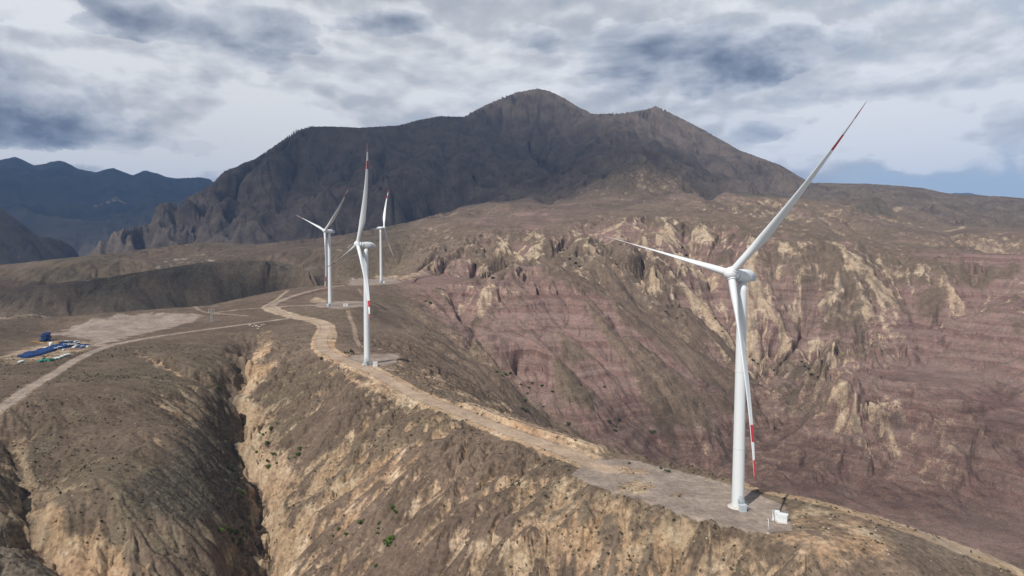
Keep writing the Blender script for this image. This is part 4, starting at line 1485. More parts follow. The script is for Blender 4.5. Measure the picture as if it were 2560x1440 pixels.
def base_meshes():
    d = {}
    bm = bmesh.new()           # doorway
    box(bm, -.5, .5, -2.2, -1.98, 2.6, 4.7)
    bevel(bm, .03)
    d['door'] = (bm, GREY_P)
    bm = bmesh.new()           # landing with rails
    box(bm, -.9, 1.0, -3.3, -2.0, 2.45, 2.58)
    for x in (-.9, 1.0):
        for y in (-3.25, -2.2):
            bar(bm, (x, y, 2.55), (x, y, 3.65), .06)
    for z in (3.1, 3.62):
        bar(bm, (-.9, -3.25, z), (1.0, -3.25, z), .06)
        bar(bm, (-.9, -3.25, z), (-.9, -2.1, z), .06)
    for x in (-.85, .95):
        bar(bm, (x, -3.2, .1), (x, -3.2, 2.5), .08)
    d['landing'] = (bm, GALV)
    bm = bmesh.new()           # stairs running down beside the tower
    for k in range(10):
        t = k / 10
        x = 1.05 + t * 2.6
        box(bm, x, x + .3, -3.25, -2.35, 2.4 - t * 2.3, 2.45 - t * 2.3)
    for y in (-3.28, -2.32):
        bar(bm, (1.0, y, 2.5), (3.75, y, .05), .12)
        bar(bm, (1.0, y, 3.55), (3.75, y, 1.1), .06)
        for k in range(4):
            t = k / 3
            bar(bm, (1.05 + 2.65 * t, y, 2.45 - 2.4 * t), (1.05 + 2.65 * t, y, 3.5 - 2.4 * t), .05)
    d['stairs'] = (bm, GALV)
    bm = bmesh.new()           # cooling cabinet
    box(bm, -1.1, 1.1, -5.0, -3.55, .15, 2.45)
    bevel(bm, .05)
    for k in range(9):
        box(bm, -.95, .95, -5.05, -4.99, .4 + k * .21, .5 + k * .21)
    box(bm, -1.2, 1.2, -5.1, -3.45, -.1, .15)
    d['cooling_cabinet'] = (bm, GREY_P)
    out = {}
    for k, (bm, m) in d.items():
        me = bpy.data.meshes.new(k)
        bm.to_mesh(me)
        bm.free()
        me.materials.append(m)
        out[k] = me
    return out


BASE = base_meshes()
SPECS = [  # foot pixel, range, yaw, rotor angle, overhang, axis height, tilt, base facing, label
    ((1844.6, 1267), 246.7, -121.8, 41.4, 5.836, 79.92, .14, 22, 'tallest and nearest white wind turbine, on the grey gravel platform at right'),
    ((918, 910), 470.8, -119.3, 14.7, 5.484, 79.79, .088, -18, 'white wind turbine beside the bend of the ridge road, one blade straight up'),
    ((825.5, 765), 766.4, -135.0, 47.1, 5.086, 79.90, .102, -30, 'leftmost white wind turbine, its blades spread like a Y before the dark cliffs'),
    ((953, 706.7), 1040.8, 98.6, 26.1, 5.218, 80.38, .09, -20, 'smallest and farthest white wind turbine, its nose turned to the right')]
FEET = []
for (px, py), r, yaw, th, hx, hz, tilt, bf, label in SPECS:
    pit = 25 if r > 1000 else 0
    a, t = px_dir(px, py)
    x, y, z = r * math.sin(a), r * math.cos(a), r * t + CAMZ
    FEET.append(Vector((x, y, z)))
    T = thing('wind_turbine', label, 'wind turbine', (x, y, z), R(-yaw), 'wind turbines along the ridge')
    link('foundation', FOUND, T)
    tw = link('tower', TOWER, T)
    for fm in FLANGES:
        link('flange_seam', fm, tw)
    link('yaw_bearing', YAWRING, T)
    MB = Matrix.Rotation(-a - R(-yaw) + R(bf), 4, 'Z')
    for k in ('door', 'landing', 'stairs', 'cooling_cabinet'):
        link(k, BASE[k], T, MB)
    MT = Matrix.Translation((0, 0, hz)) @ Matrix.Rotation(tilt * .6, 4, 'X')
    nc = link('nacelle', NACELLE, T, MT)
    link('wind_vane', VANE, nc, Matrix.Translation((0, -3.0, 2.0)))
    for sgn in (1, -1):
        pos = nac_pt(-4.0, 0 if sgn > 0 else math.pi)
        pos.z = .05
        zaxis = Vector((sgn * .97, -.24, .05)).normalized()
        xaxis = Vector((0, 0, 1)).cross(zaxis).normalized()
        yaxis = zaxis.cross(xaxis)
        ME = Matrix((xaxis, yaxis, zaxis)).transposed().to_4x4()
        ME.translation = pos + zaxis * .08
        e = link('emblem', EMBLEM, nc, ME)
    MH = Matrix.Translation((0, hx * math.cos(tilt), hz + hx * math.sin(tilt))) @ Matrix.Rotation(tilt, 4, 'X')
    link('hub', HUB, T, MH)
    for k in range(3):
        MBk = MH @ Matrix.Rotation(-(R(th) + k * 2 * math.pi / 3), 4, 'Y') @ Matrix.Rotation(R(pit), 4, 'Z')
        b = link('blade', BLADE, T, MBk)
        link('blade_collar', COLLAR, b)

# ------------------------------------------------------------------ cabinets and posts by the turbines
def cabinet_mesh(name, w, d, h, roof=.12, doors=2):
    bm = bmesh.new()
    box(bm, -w / 2, w / 2, -d / 2, d / 2, .3, h - roof)
    bevel(bm, .03)
    box(bm, -w / 2 - .08, w / 2 + .08, -d / 2 - .08, d / 2 + .08, h - roof + .003, h)
    for k in range(doors):
        x0 = -w / 2 + .08 + k * (w - .16) / doors
        x1 = x0 + (w - .16) / doors - .06
        box(bm, x0, x1, -d / 2 - .04, -d / 2 - .003, .42, h - roof - .15)
        for q in range(4):
            box(bm, x0 + .15, x1 - .15, -d / 2 - .06, -d / 2 - .045, h - roof - .9 + q * .13, h - roof - .84 + q * .13, 1)
        box(bm, x1 - .14, x1 - .08, -d / 2 - .1, -d / 2 - .045, h * .45, h * .58, 1)
    me = bpy.data.meshes.new(name)
    bm.to_mesh(me)
    bm.free()
    me.materials.append(CAB_P)
    me.materials.append(GREY_P)
    return me


def plinth_mesh(w, d):
    bm = bmesh.new()
    box(bm, -w / 2, w / 2, -d / 2, d / 2, -.8, .3)
    bevel(bm, .04)
    me = bpy.data.meshes.new('plinth')
    bm.to_mesh(me)
    bm.free()
    me.materials.append(CONC)
    return me


def cabinet(px, py, w, d, h, rz, label, name='transformer_cabinet', doors=2):
    p = ground(px, py)
    T = thing(name, label, 'cabinet', p, rz, 'white electrical cabinets by the turbines')
    link('plinth', plinth_mesh(w + .5, d + .5), T)
    link('housing', cabinet_mesh('housing', w, d, h, doors=doors), T)
    return T


cabinet(1940, 1300, 1.9, 1.9, 3.0, R(-32), 'narrower white steel cabinet, left of the pair beside the nearest turbine', 'switchgear_cabinet', 2)
cabinet(1957, 1306, 2.9, 2.0, 2.8, R(-32), 'wider white steel cabinet, right of the pair beside the nearest turbine', 'transformer_cabinet', 3)
cabinet(938, 916, 2.9, 2.3, 2.9, R(12), 'single white steel cabinet beside the turbine at the road bend', 'transformer_cabinet', 2)
cabinet(860.5, 766, 1.9, 2.0, 2.9, R(10), 'left one of two white cabinets beside the leftmost turbine', 'switchgear_cabinet', 1)
cabinet(867, 766, 2.2, 2.0, 3.0, R(10), 'right one of two white cabinets beside the leftmost turbine', 'transformer_cabinet', 2)
cabinet(960, 707.5, 2.4, 2.0, 3.0, R(5), 'small white cabinet beside the farthest turbine', 'transformer_cabinet', 2)


def post(px, py, h, label):
    p = ground(px, py)
    T = thing('camera_post', label, 'post', p, 0, 'white posts by the turbines')
    bm = bmesh.new()
    loft(bm, [circ(.1, 0, 12), circ(.07, h, 12)])
    obj('pole', bm, WHITE_P, T)
    bm = bmesh.new()
    box(bm, -.35, .35, -.35, .35, -.3, .1)
    bevel(bm, .03)
    obj('footing', bm, CONC, T)
    bm = bmesh.new()
    box(bm, -.38, .02, -.1, .1, h - .05, h + .17)
    bevel(bm, .03)
    obj('camera_head', bm, WHITE_P, T)


post(1920.5, 1333, 4.5, 'thin white post with a small head on the platform of the nearest turbine')
post(917.5, 924, 3.2, 'thin white post before the turbine at the road bend')

# ------------------------------------------------------------------ pylon by the yard road
p = ground(529, 806)
T = thing('lattice_pylon', 'slim grey lattice pylon on a reddish mound beside the dirt road', 'pylon', p, R(20))
bm = bmesh.new()
hh = 13.0
for sx in (-1, 1):
    for sy in (-1, 1):
        bar(bm, (sx * 1.0, sy * 1.0, -.5), (sx * .45, sy * .45, hh), .2)
nseg = 7
for k in range(nseg):
    z0, z1 = hh * k / nseg, hh * (k + 1) / nseg
    w0, w1 = 1.0 - .55 * k / nseg, 1.0 - .55 * (k + 1) / nseg
    for q in range(4):
        c = [(-1, -1), (1, -1), (1, 1), (-1, 1)]
        (ax, ay), (bx, by) = c[q], c[(q + 1) % 4]
        bar(bm, (ax * w0, ay * w0, z0), (bx * w1, by * w1, z1), .11)
        bar(bm, (bx * w0, by * w0, z0), (ax * w1, ay * w1, z1), .11)
        bar(bm, (ax * w1, ay * w1, z1), (bx * w1, by * w1, z1), .11)
obj('lattice_mast', bm, GALV, T)
for k, zz in enumerate((hh - .2, hh - 2.0)):
    bm = bmesh.new()
    bar(bm, (-2.6, 0, zz), (2.6, 0, zz), .16)
    bar(bm, (-2.6, 0, zz), (0, 0, zz + .9 - .9 * k), .1)
    bar(bm, (2.6, 0, zz), (0, 0, zz + .9 - .9 * k), .1)
    c = obj('crossarm', bm, GALV, T)
    for x in (-2.4, 2.4):
        bm = bmesh.new()
        loft(bm, [circ(.12, 0, 8), circ(.16, -.3, 8), circ(.1, -.6, 8), circ(.16, -.9, 8), circ(.08, -1.1, 8)][::-1])
        obj('insulator', bm, CAB_P, c, matrix=Matrix.Translation((x, 0, zz - .08)))

# ------------------------------------------------------------------ the storage yard
def frame_mesh(name, L, Wd, Ht, mat, cross=4):
    bm = bmesh.new()
    for y in (-Wd / 2, Wd / 2):
        for z in (.15, Ht):
            bar(bm, (-L / 2, y, z), (L / 2, y, z), .42)
        for k in range(cross + 1):
            x = -L / 2 + L * k / cross
            bar(bm, (x, y, .15), (x, y, Ht), .34)
        for k in range(cross):
            x = -L / 2 + L * k / cross
            bar(bm, (x, y, .15), (x + L / cross, y, Ht), .24)
    for k in range(cross + 1):
        x = -L / 2 + L * k / cross
        for z in (.15, Ht):
            bar(bm, (x, -Wd / 2, z), (x, Wd / 2, z), .34)
    box(bm, -L / 2, L / 2, -Wd * .36, Wd * .36, Ht * .55, Ht * .55 + .12)
    bmesh.ops.translate(bm, verts=bm.verts[:], vec=(0, 0, 0))
    me = bpy.data.meshes.new(name)
    bm.to_mesh(me)
    bm.free()
    me.materials.append(mat)
    return me


FR1 = frame_mesh('transport_frame', 8.0, 3.4, 1.5, BLUE_P)
FR2 = frame_mesh('transport_frame', 6.0, 3.0, 1.4, DBLUE_P, 3)
yd = ground(25, 888)
ye = ground(110, 868)
ax_l = (ye - yd).normalized()                 # along the rows, away from the camera
yaw_y = math.atan2(ax_l.y, ax_l.x)
o0 = ground(66, 896)
ax_w = (ground(26, 888) - o0)
ax_w.z = 0
ax_w.normalize()
ax_l.z = 0
ax_l.normalize()
for i in range(6):
    for j in range(4):
        q = o0 + ax_l * (4.5 + i * 9.0 + (.8 if j % 2 else 0)) + ax_w * (2.2 + j * 4.5 + .5 * ((i * 3 + j) % 3 - 1))
        if (i == 5 and j > 1) or (i, j) in ((2, 3), (3, 3), (4, 0), (0, 3)):
            continue
        q.z = ground_z(q.x, q.y)
        m = FR2 if (i * 4 + j) % 7 == 5 else FR1
        o = link('transport_frame', m)
        o.location = q
        o.rotation_euler = (0, 0, yaw_y + R(((i * 7 + j * 5) % 5) - 2))
        tag(o, 'blue steel transport frame lying in the big block of the yard', 'steel frame', 'blue frames in the big block of the storage yard')


def place(name, me, px, py, rz, label, cat, group=None, dz=0.0):
    o = link(name, me)
    p = ground(px, py)
    o.location = (p.x, p.y, p.z + dz)
    o.rotation_euler = (0, 0, rz)
    return tag(o, label, cat, group)


g2 = 'loose blue frames in the storage yard'
for px, py, k, lab in ((110, 876, 0, 'blue frame at the right end of the big blue block'), (128, 877, 0, 'blue frame jutting out right of the big blue block'),
                       (146, 866, 0, 'blue frame just right of the white tank'), (157, 859, 1, 'dark blue frame up behind the white tank'),
                       (180, 858, 1, 'dark blue frame farther right along the back of the yard'), (154, 871, 0, 'blue frame in the middle of the yard before the tank'),
                       (171, 868, 1, 'dark blue frame right of the middle of the yard'), (202, 867, 0, 'left one of two blue frames at the yard corner by the road'),
                       (212, 866, 1, 'right one of two blue frames at the yard corner by the road')):
    place('transport_frame', FR2 if k else FR1, px, py, yaw_y + R(17 * (px % 5) - 30), lab, 'steel frame', g2)
# stack of frames at the back
p = ground(114, 853)
for k in range(4):
    o = link('transport_frame', FR1)
    o.location = (p.x + (.5 if k % 2 else -.3), p.y + .3 * k, p.z + .3 + k * 1.75)
    o.rotation_euler = (0, 0, yaw_y + R(6 * k - 8))
    tag(o, ('blue frame at the bottom of the stack at the back of the yard', 'blue frame second from the bottom of the stack at the back of the yard',
            'blue frame third from the bottom of the stack at the back of the yard', 'blue frame on top of the stack at the back of the yard')[k], 'steel frame', 'stacked blue frames at the back of the yard')
bm = bmesh.new()
for k in range(7):
    bar(bm, (-4 + .1 * k, k * .55 - 1.6, .15), (4 - .2 * k, k * .55 - 1.5, .15 + .06 * (k % 3)), .34)
bar(bm, (-3, -2, .3), (-3, 2, .3), .3)
bar(bm, (3, -2, .3), (3, 2, .3), .3)
beams = bpy.data.meshes.new('timber_beams')
bm.to_mesh(beams)
bm.free()
beams.materials.append(OCHRE_P)
place('timber_beams', beams, 90, 854, R(20), 'ochre timber beams on the ground left of the blue stack', 'timber', 'ochre timber in the storage yard')
place('timber_beams', beams, 106, 857, R(-15), 'ochre timber beams right before the blue stack', 'timber', 'ochre timber in the storage yard')
place('timber_beams', beams, 143, 857, R(10), 'ochre timber beams behind the white tank', 'timber', 'ochre timber in the storage yard')
# crates strewn among the frames
def crate_mesh(mat, lid):
    bm = bmesh.new()
    box(bm, -.9, .9, -.7, .7, .12, 1.15)
    bevel(bm, .03)
    box(bm, -.95, .95, -.75, .75, 1.153, 1.27, 1)
    for x in (-.6, .6):
        box(bm, x - .08, x + .08, -.7, .7, 0, .117, 1)
        box(bm, x - .05, x + .05, -.73, .73, .2, 1.1, 1)
    me = bpy.data.meshes.new('storage_crate')
    bm.to_mesh(me)
    bm.free()
    me.materials.append(mat)
    me.materials.append(lid)
    return me


CRATES = [(crate_mesh(BLUE_P, PALE_P), 'small blue crate with a pale lid among the loose blue frames of the yard', 'blue crates in the storage yard'),
          (crate_mesh(PALE_P, GREY_P), 'small pale crate among the loose blue frames of the yard', 'pale crates in the storage yard'),
          (crate_mesh(GREEN_P, DARK_P), 'small green crate near the row of wrapped bundles', 'green crates in the storage yard')]
for px, py, k, s_ in ((138, 866, 1, 1.2), (150, 872, 0, 1.5), (162, 864, 1, 1.2), (166, 858, 0, 1.6), (174, 862, 1, 1.1), (181, 866, 0, 1.5), (194, 868, 1, 1.4), (206, 870, 0, 1.4), (219, 868, 1, 1.1), (140, 875, 0, 1.4),
                      (160, 876, 1, 1.0), (196, 861, 0, 1.3), (124, 903, 2, 1.3), (109, 901, 2, 1.2), (145, 897, 1, 1.2), (173, 888, 1, 1.2)):
    me, lab, grp = CRATES[k]
    o = place('storage_crate', me, px, py, R(px * 37 % 90), lab if py < 885 or k == 2 else 'small pale crate in the row of pale bundles by the road', 'crate', grp)
    o.scale = (s_, s_, s_)
# white tank
p = ground(128, 868)
T = thing('water_tank', 'upright white cylindrical tank in the storage yard', 'tank', p)
bm = bmesh.new()
loft(bm, [circ(1.45, .25, 28), circ(1.45, 3.6, 28), circ(1.3, 3.85, 28), circ(.4, 4.2, 28)])
obj('tank_body', bm, CAB_P, T)
bm = bmesh.new()
box(bm, -1.7, 1.7, -1.7, 1.7, -.6, .25)
obj('plinth', bm, CONC, T)
bm = bmesh.new()
loft(bm, [circ(.38, 4.15, 16), circ(.38, 4.45, 16)])
obj('lid', bm, DBLUE_P, T)


def bundle_mesh(name, mat, seed):
    r_ = random.Random(seed)
    bm = bmesh.new()
    for k in range(5):
        x = -2.2 + k * 1.1
        n = 14
        rr = .62 + r_.random() * .2
        h0 = .5 + r_.random() * .35
        V = [[(x + dx, rr * 1.5 * math.cos(t), h0 + h0 * .95 * math.sin(t)) for t in np.linspace(0, 2 * math.pi, n, endpoint=False)] for dx in (-.5, -.42, .42, .5)]
        V[0] = [(a, b * .75, h0 + (c - h0) * .75) for a, b, c in V[0]]
        V[3] = [(a, b * .75, h0 + (c - h0) * .75) for a, b, c in V[3]]
        loft(bm, V)
    bmesh.ops.recalc_face_normals(bm, faces=bm.faces[:])
    me = bpy.data.meshes.new(name)
    bm.to_mesh(me)
    bm.free()
    me.materials.append(mat)
    return me


BG, BW = bundle_mesh('wrapped_bundle', GREEN_P, 1), bundle_mesh('wrapped_bundle', PALE_P, 2)
for px, py, m, lab in ((102, 904.5, BG, 'leftmost green wrapped bundle in the row by the road'), (116, 902, BG, 'second green wrapped bundle from the left in the row by the road'),
                       (132, 900.5, BG, 'third green wrapped bundle from the left in the row by the road'), (140, 898, BW, 'pale wrapped bundle right of the green ones in the row by the road'),
                       (149, 896, BW, 'pale wrapped bundle in the middle of the pale ones by the road'), (158, 892, BW, 'pale wrapped bundle second from the right end of the row by the road'),
                       (166, 889.5, BW, 'rightmost pale wrapped bundle of the row by the road'), (53, 906, BW, 'pale wrapped bundle alone at the front left of the yard'),
                       (187, 869.5, BW, 'pale wrapped bundle between the loose blue frames'), (116, 871.5, BW, 'pale wrapped bundle behind the right end of the big blue block'),
                       (188, 856.5, BW, 'pale wrapped bundle at the far right back of the yard')):
    place('wrapped_bundle', m, px, py, yaw_y + R(8), lab, 'bundle', 'wrapped bundles in the storage yard')

# ------------------------------------------------------------------ shrubs
def leaf_mat(name, c1, c2):
    m, t, b = principled(name, .75, .25)
    g = t.new('ShaderNodeNewGeometry')
    n = t.noise(g.outputs['Position'], .9, 3, .6)
    c = t.mix(t.ramp(n, .35, .65), c1, c2)
    c = t.mix(t.ramp(g.outputs['Random Per Island'], 0, 1, 0, .5), c, tuple(x * .5 for x in c1))
    t.l.new(c, b.inputs['Base Color'])
    b.inputs['Transmission Weight'].default_value = 0
    return m


LEAF = leaf_mat('green_leaves', (.075, .115, .022), (.12, .17, .035))
DLEAF = leaf_mat('dark_leaves', (.06, .075, .032), (.095, .105, .05))
AGAVE = leaf_mat('agave_leaves', (.05, .085, .05), (.08, .12, .075))
STEM = paint('woody_stem', (.12, .085, .055), .9, .1, .4, 3)


def shrub_meshes(seed, n=420):
    r_ = random.Random(seed)
    lobes = []
    for k in range(r_.randint(5, 8)):
        a = r_.random() * 6.28
        d = r_.random() * .62
        lobes.append((math.cos(a) * d, math.sin(a) * d, .34 + r_.random() * .5, .3 + r_.random() * .24))
    bm = bmesh.new()
    for k in range(n):
        lx, ly, lz, lr = r_.choice(lobes)
        v = Vector((r_.gauss(0, 1), r_.gauss(0, 1), r_.gauss(0, 1))).normalized()
        c = Vector((lx, ly, lz)) + v * lr * (.55 + .45 * r_.random())
        if c.z < .03:
            c.z = .03 + r_.random() * .1
        s = .055 + .06 * r_.random()
        q = Vector((r_.gauss(0, 1), r_.gauss(0, 1), r_.gauss(0, 1) + .6)).normalized()
        u = q.orthogonal().normalized() * s
        w = q.cross(u)
        bm.faces.new([bm.verts.new(c + u * 1.5), bm.verts.new(c + w), bm.verts.new(c - u * 1.5), bm.verts.new(c - w)])
    crown = bpy.data.meshes.new('crown')
    bm.to_mesh(crown)
    bm.free()
    bm = bmesh.new()
    for lx, ly, lz, lr in lobes:
        bar(bm, (0, 0, -.15), (lx * .8, ly * .8, lz), .05)
    stem = bpy.data.meshes.new('stem')
    bm.to_mesh(stem)
    bm.free()
    stem.materials.append(STEM)
    return crown, stem


KINDS = {}
for key, mat in (('g', LEAF), ('d', DLEAF)):
    KINDS[key] = []
    for s_ in (1, 2, 3):
        cr_, st_ = shrub_meshes(s_ + (10 if key == 'd' else 0))
        cr_.materials.append(mat)
        KINDS[key].append((cr_, st_))
rs = random.Random(11)


def shrub(px, py, size, label, group, key='g', flat=1.0):
    p = ground(px, py)
    cr_, st_ = KINDS[key][rs.randrange(3)]
    T = thing('shrub', label, 'shrub', (p.x, p.y, p.z - .1), rs.random() * 6.28, group)
    T.scale = (size, size * (.85 + .3 * rs.random()), size * flat)
    link('crown', cr_, T)
    link('stem', st_, T)


def shrubs(pts, label, group, key='g', flat=1.0):
    for px, py, s in pts:
        shrub(px, py, s, label, group, key, flat)


shrub(973, 1362, 2.3, 'largest bright green shrub, lower half of the pair at the foot of the flank', 'green shrubs on the ridge flank')
shrub(976, 1352, 2.0, 'bright green shrub just above the largest one at the foot of the flank', 'green shrubs on the ridge flank')
shrubs([(611, 1063, 1.9), (676, 1075, 2.0), (656, 1088, 1.3), (664, 1084, 1.1), (650, 1083, .9)], 'small green shrub high on the slope just right of the gully', 'green shrubs high right of the gully')
shrubs([(665, 1112, 1.9), (671, 1108, 1.2), (641, 1133, 1.5), (682, 1137, 1.4), (668, 1155, 1.6), (672, 1172, 2.2), (667, 1168, 1.5), (692, 1160, 1.2), (636, 1126, .9)], 'green shrub on the sandy slope right of the middle of the gully', 'green shrubs right of the gully')
shrubs([(747, 1125, 1.5), (743, 1138, 1.7), (752, 1121, 1.0), (720, 1148, 1.0), (737, 1145, 1.0)], 'small green shrub in the cluster out on the open slope right of the gully', 'green shrubs out on the slope')
shrubs([(584, 1179, 1.6), (594, 1225, 1.4), (609, 1236, 1.9), (586, 1187, 1.0), (561, 1160, 1.0), (550, 1152, 1.0), (570, 1170, 1.1), (604, 1243, 1.3), (598, 1250, 1.2), (590, 1210, 1.0)], 'green shrub on the dark slope left of the gully', 'green shrubs left of the gully')
shrubs([(551, 1329, 1.9), (578, 1335, 1.9), (592, 1334, 1.7), (607, 1323, 1.4), (584, 1353, 1.8), (603, 1354, 1.5), (597, 1363, 1.3), (570, 1327, 1.1), (562, 1318, 1.3), (610, 1340, 1.2)], 'green shrub in the dense patch above the small landslip left of the gully', 'green shrubs above the landslip')
shrubs([(981, 1270, 1.5), (986, 1280, 1.2), (990, 1283, .9), (949, 1310, 1.2), (945, 1322, .9), (942, 1335, 1.0), (898, 1309, 1.7), (866, 1340, 1.5), (846, 1325, 1.1), (833, 1342, .9), (940, 1418, 1.3), (829, 1360, .8)],
       'small green shrub scattered on the lower flank below the road', 'green shrubs on the lower flank')
shrubs([(545, 970, 2.0), (553, 973, 1.5)], 'green shrub at the head of the gully', 'green shrubs at the gully head')
shrubs([(1264, 936, 3.8), (1275, 934, 3.2), (1242, 931, 2.6), (1255, 939, 2.4)], 'green shrub on the valley floor beyond the ridge road', 'green shrubs on the valley floor', 'g', .6)
shrubs([(1302, 963, 2.2), (1331, 960, 2.6), (1355, 966, 2.8), (1322, 971, 2.4), (1318, 984, 1.8), (1380, 980, 2.4), (1314, 1005, 4.2), (1307, 1024, 3.4), (1318, 1028, 2.6), (1358, 1018, 1.8), (1452, 964, 2.2), (1511, 968, 2.4)],
       'dark shrub on the lower slope across the valley', 'dark shrubs across the valley', 'd', .8)
shrubs([(1420, 1061, 3.0), (1523, 1055, 3.2), (1547, 1051, 3.4), (1540, 1068, 2.4), (1537, 1079, 3.0), (1551, 1069, 2.0), (1629, 1082, 3.6), (1636, 1080, 2.4), (1377, 1067, 1.8)],
       'dark shrub on the red slope above the bank of the ridge road', 'dark shrubs on the red slope', 'd', .8)
shrubs([(1073, 757, 3.5), (1064, 754, 3.0), (1079, 759, 2.6)], 'dark green shrub on the slope right of the farthest turbine', 'shrubs right of the farthest turbine', 'g', .6)
shrubs([(1882, 902, 4), (1894, 911, 3.4), (1874, 894, 3), (1903, 909, 2.8), (1866, 899, 2.6)], 'dark green shrub in the wash behind the nearest tower', 'shrubs in the wash behind the nearest tower', 'd', .7)
shrubs([(2012, 917, 3.4), (2022, 923, 2.8), (2029, 937, 3.6), (2043, 943, 2.6), (2003, 905, 2.8), (1935, 926, 3)], 'dark green shrub in the ravine of the pale badlands', 'shrubs in the pale ravine', 'd', .7)
shrubs([(1425, 650, 5), (1440, 660, 5), (1450, 668, 4), (1664, 781, 3.4), (1692, 797, 2.6), (1707, 790, 3), (1232, 697, 4.6), (1222, 692, 4), (1705, 620, 5), (1715, 640, 5), (1725, 655, 4), (1788, 797, 3.2), (1803, 815, 2.6), (1806, 830, 3)],
       'dark shrub in a hollow of the badlands high across the valley', 'dark shrubs high in the badlands', 'd', .7)
shrubs([(803, 899, 1.8)], 'dark dry shrub on the road bend below the turbine', None, 'd', 1.1)
shrubs([(862, 884, .9), (877, 881, 1.3), (881, 882, 1.1), (884, 886, .9), (872, 884, .7), (868, 882, .7)], 'small dark dry shrub on the cut bank beside the turbine at the road bend', 'dry shrubs on the cut bank', 'd', 1.7)


def agave_mesh():
    bm = bmesh.new()
    r_ = random.Random(4)
    for k in range(22):
        a = k * 2.4
        e = R(25 + 55 * (k / 22))
        L = 1.0 + .3 * r_.random()
        d = Vector((math.cos(a) * math.cos(e), math.sin(a) * math.cos(e), math.sin(e)))
        s = d.cross(Vector((0, 0, 1))).normalized() * .09
        n = s.cross(d).normalized() * .04
        p0, p1, p2 = Vector((0, 0, .05)), d * L * .5, d * L + Vector((0, 0, .1))
        v = [bm.verts.new(q) for q in (p0 - s * .7, p0 + s * .7, p1 + s + n, p1 - n, p1 - s + n, p2)]
        for f in ((0, 1, 3), (1, 2, 3), (0, 3, 4), (2, 5, 3), (3, 5, 4)):
            bm.faces.new([v[i] for i in f])
    me = bpy.data.meshes.new('agave')
    bm.to_mesh(me)
    bm.free()
    me.materials.append(AGAVE)
    return me


AG = agave_mesh()
for px, py, s in ((1652, 1173, 1.2), (1663, 1178, .9), (1672, 1181, 1.3), (1668, 1180, .8), (1573, 1160, 1.0)):
    o = place('agave', AG, px, py, rs.random() * 6, 'small spiky agave on the gravel platform of the nearest turbine', 'plant', 'agaves on the gravel platform')
    o.scale = (s, s, s)

# ------------------------------------------------------------------ dry scrub and loose stones, beyond counting
def scatter(name, n, size, mats, weight, seed, label, leafy=True, rmax=620):
    g = np.random.default_rng(seed)
    pa = g.uniform(-A_IN, A_IN, n * 6)
    plr = g.uniform(math.log(195), math.log(rmax), n * 6)
    keep = g.random(n * 6) < sample(weight, pa, plr) * np.exp(plr) / rmax
    pa, plr = pa[keep][:n], plr[keep][:n]
    zz = sample(H, pa, plr) + CAMZ
    rr = np.exp(plr)
    xx, yy = rr * np.sin(pa), rr * np.cos(pa)
    m = len(pa)
    sz = size * np.minimum(g.lognormal(0, .45, m), 2.2)
    if leafy:
        k = 7
        v = g.normal(0, 1, (m, k, 3))
        v /= np.linalg.norm(v, axis=2, keepdims=True)
        c = np.stack([xx, yy, zz], -1)[:, None] + v * sz[:, None, None] * .55 * np.array([1, 1, .6]) + np.array([0, 0, .35]) * sz[:, None, None]
        u = np.cross(v, g.normal(0, 1, (m, k, 3)))
        u /= np.linalg.norm(u, axis=2, keepdims=True)
        w = np.cross(u, g.normal(0, 1, (m, k, 3)))
        w /= np.linalg.norm(w, axis=2, keepdims=True)
        s3 = (sz * .5)[:, None, None]
        P = np.stack([c + u * s3, c + w * s3, c - u * s3, c - w * s3], 2).reshape(-1, 3)
        F = np.arange(len(P)).reshape(-1, 4)
    else:
        base_ = np.array([(1, 0, 0), (0, 1, 0), (-1, 0, 0), (0, -1, 0), (.1, .1, .8)], float)
        jit = g.uniform(.6, 1.2, (m, 5, 1))
        P = (np.stack([xx, yy, zz - .02], -1)[:, None] + base_ * jit * sz[:, None, None] * .6).reshape(-1, 3)
        o = (np.arange(m) * 5)[:, None, None]
        F = (o + np.array([[0, 1, 4, 4], [1, 2, 4, 4], [2, 3, 4, 4], [3, 0, 4, 4]])[None]).reshape(-1, 4)
        F = F[:, :3]
    me = bpy.data.meshes.new(name)
    me.vertices.add(len(P))
    me.vertices.foreach_set('co', P.astype(np.float32).ravel())
    q = F.shape[1]
    me.loops.add(F.size)
    me.loops.foreach_set('vertex_index', F.ravel().astype(np.int32))
    me.polygons.add(len(F))
    me.polygons.foreach_set('loop_start', np.arange(0, F.size, q, dtype=np.int32))
    me.update(calc_edges=True)
    me.materials.append(mats)
    o = link(name, me)
    o['kind'] = 'stuff'
    o['label'] = label


bare = 1 - np.clip(np.maximum(ROAD, PAD) * 1.6 + .5 * PATHM, 0, 1)
clump = np.clip(.45 + 1.5 * nA + .9 * nB, .03, 1)
SCRUB = leaf_mat('dry_scrub_twigs', (.055, .05, .03), (.095, .08, .05))
scatter('dry_scrub', 16000, .38, SCRUB, bare * (1 - .7 * shoulder) * clump * (1 - .55 * SAND) * (1 - .55 * padfl) * (.35 + .65 * np.maximum(SCRUB_SHADE, .5 * GREEN + .35)), 21, 'low dry scrub scattered over the ridge and the spur')
scatter('loose_stones', 9000, .30, STONE, np.clip(bare * (RUBBLE * 1.0 + .32 * SAND * clump + .06 + .5 * padfl * clump), 0, 1), 22, 'loose pale stones on the banks and bare slopes', False, 520)

# small boulders
def boulder_mesh(seed, mat):
    r_ = random.Random(seed)
    bm = bmesh.new()
    bmesh.ops.create_icosphere(bm, subdivisions=2, radius=1)
    for v in bm.verts:
        v.co *= .75 + .4 * r_.random()
        v.co.z *= .65
    me = bpy.data.meshes.new('boulder')
    bm.to_mesh(me)
    bm.free()
    me.materials.append(mat)
    return me


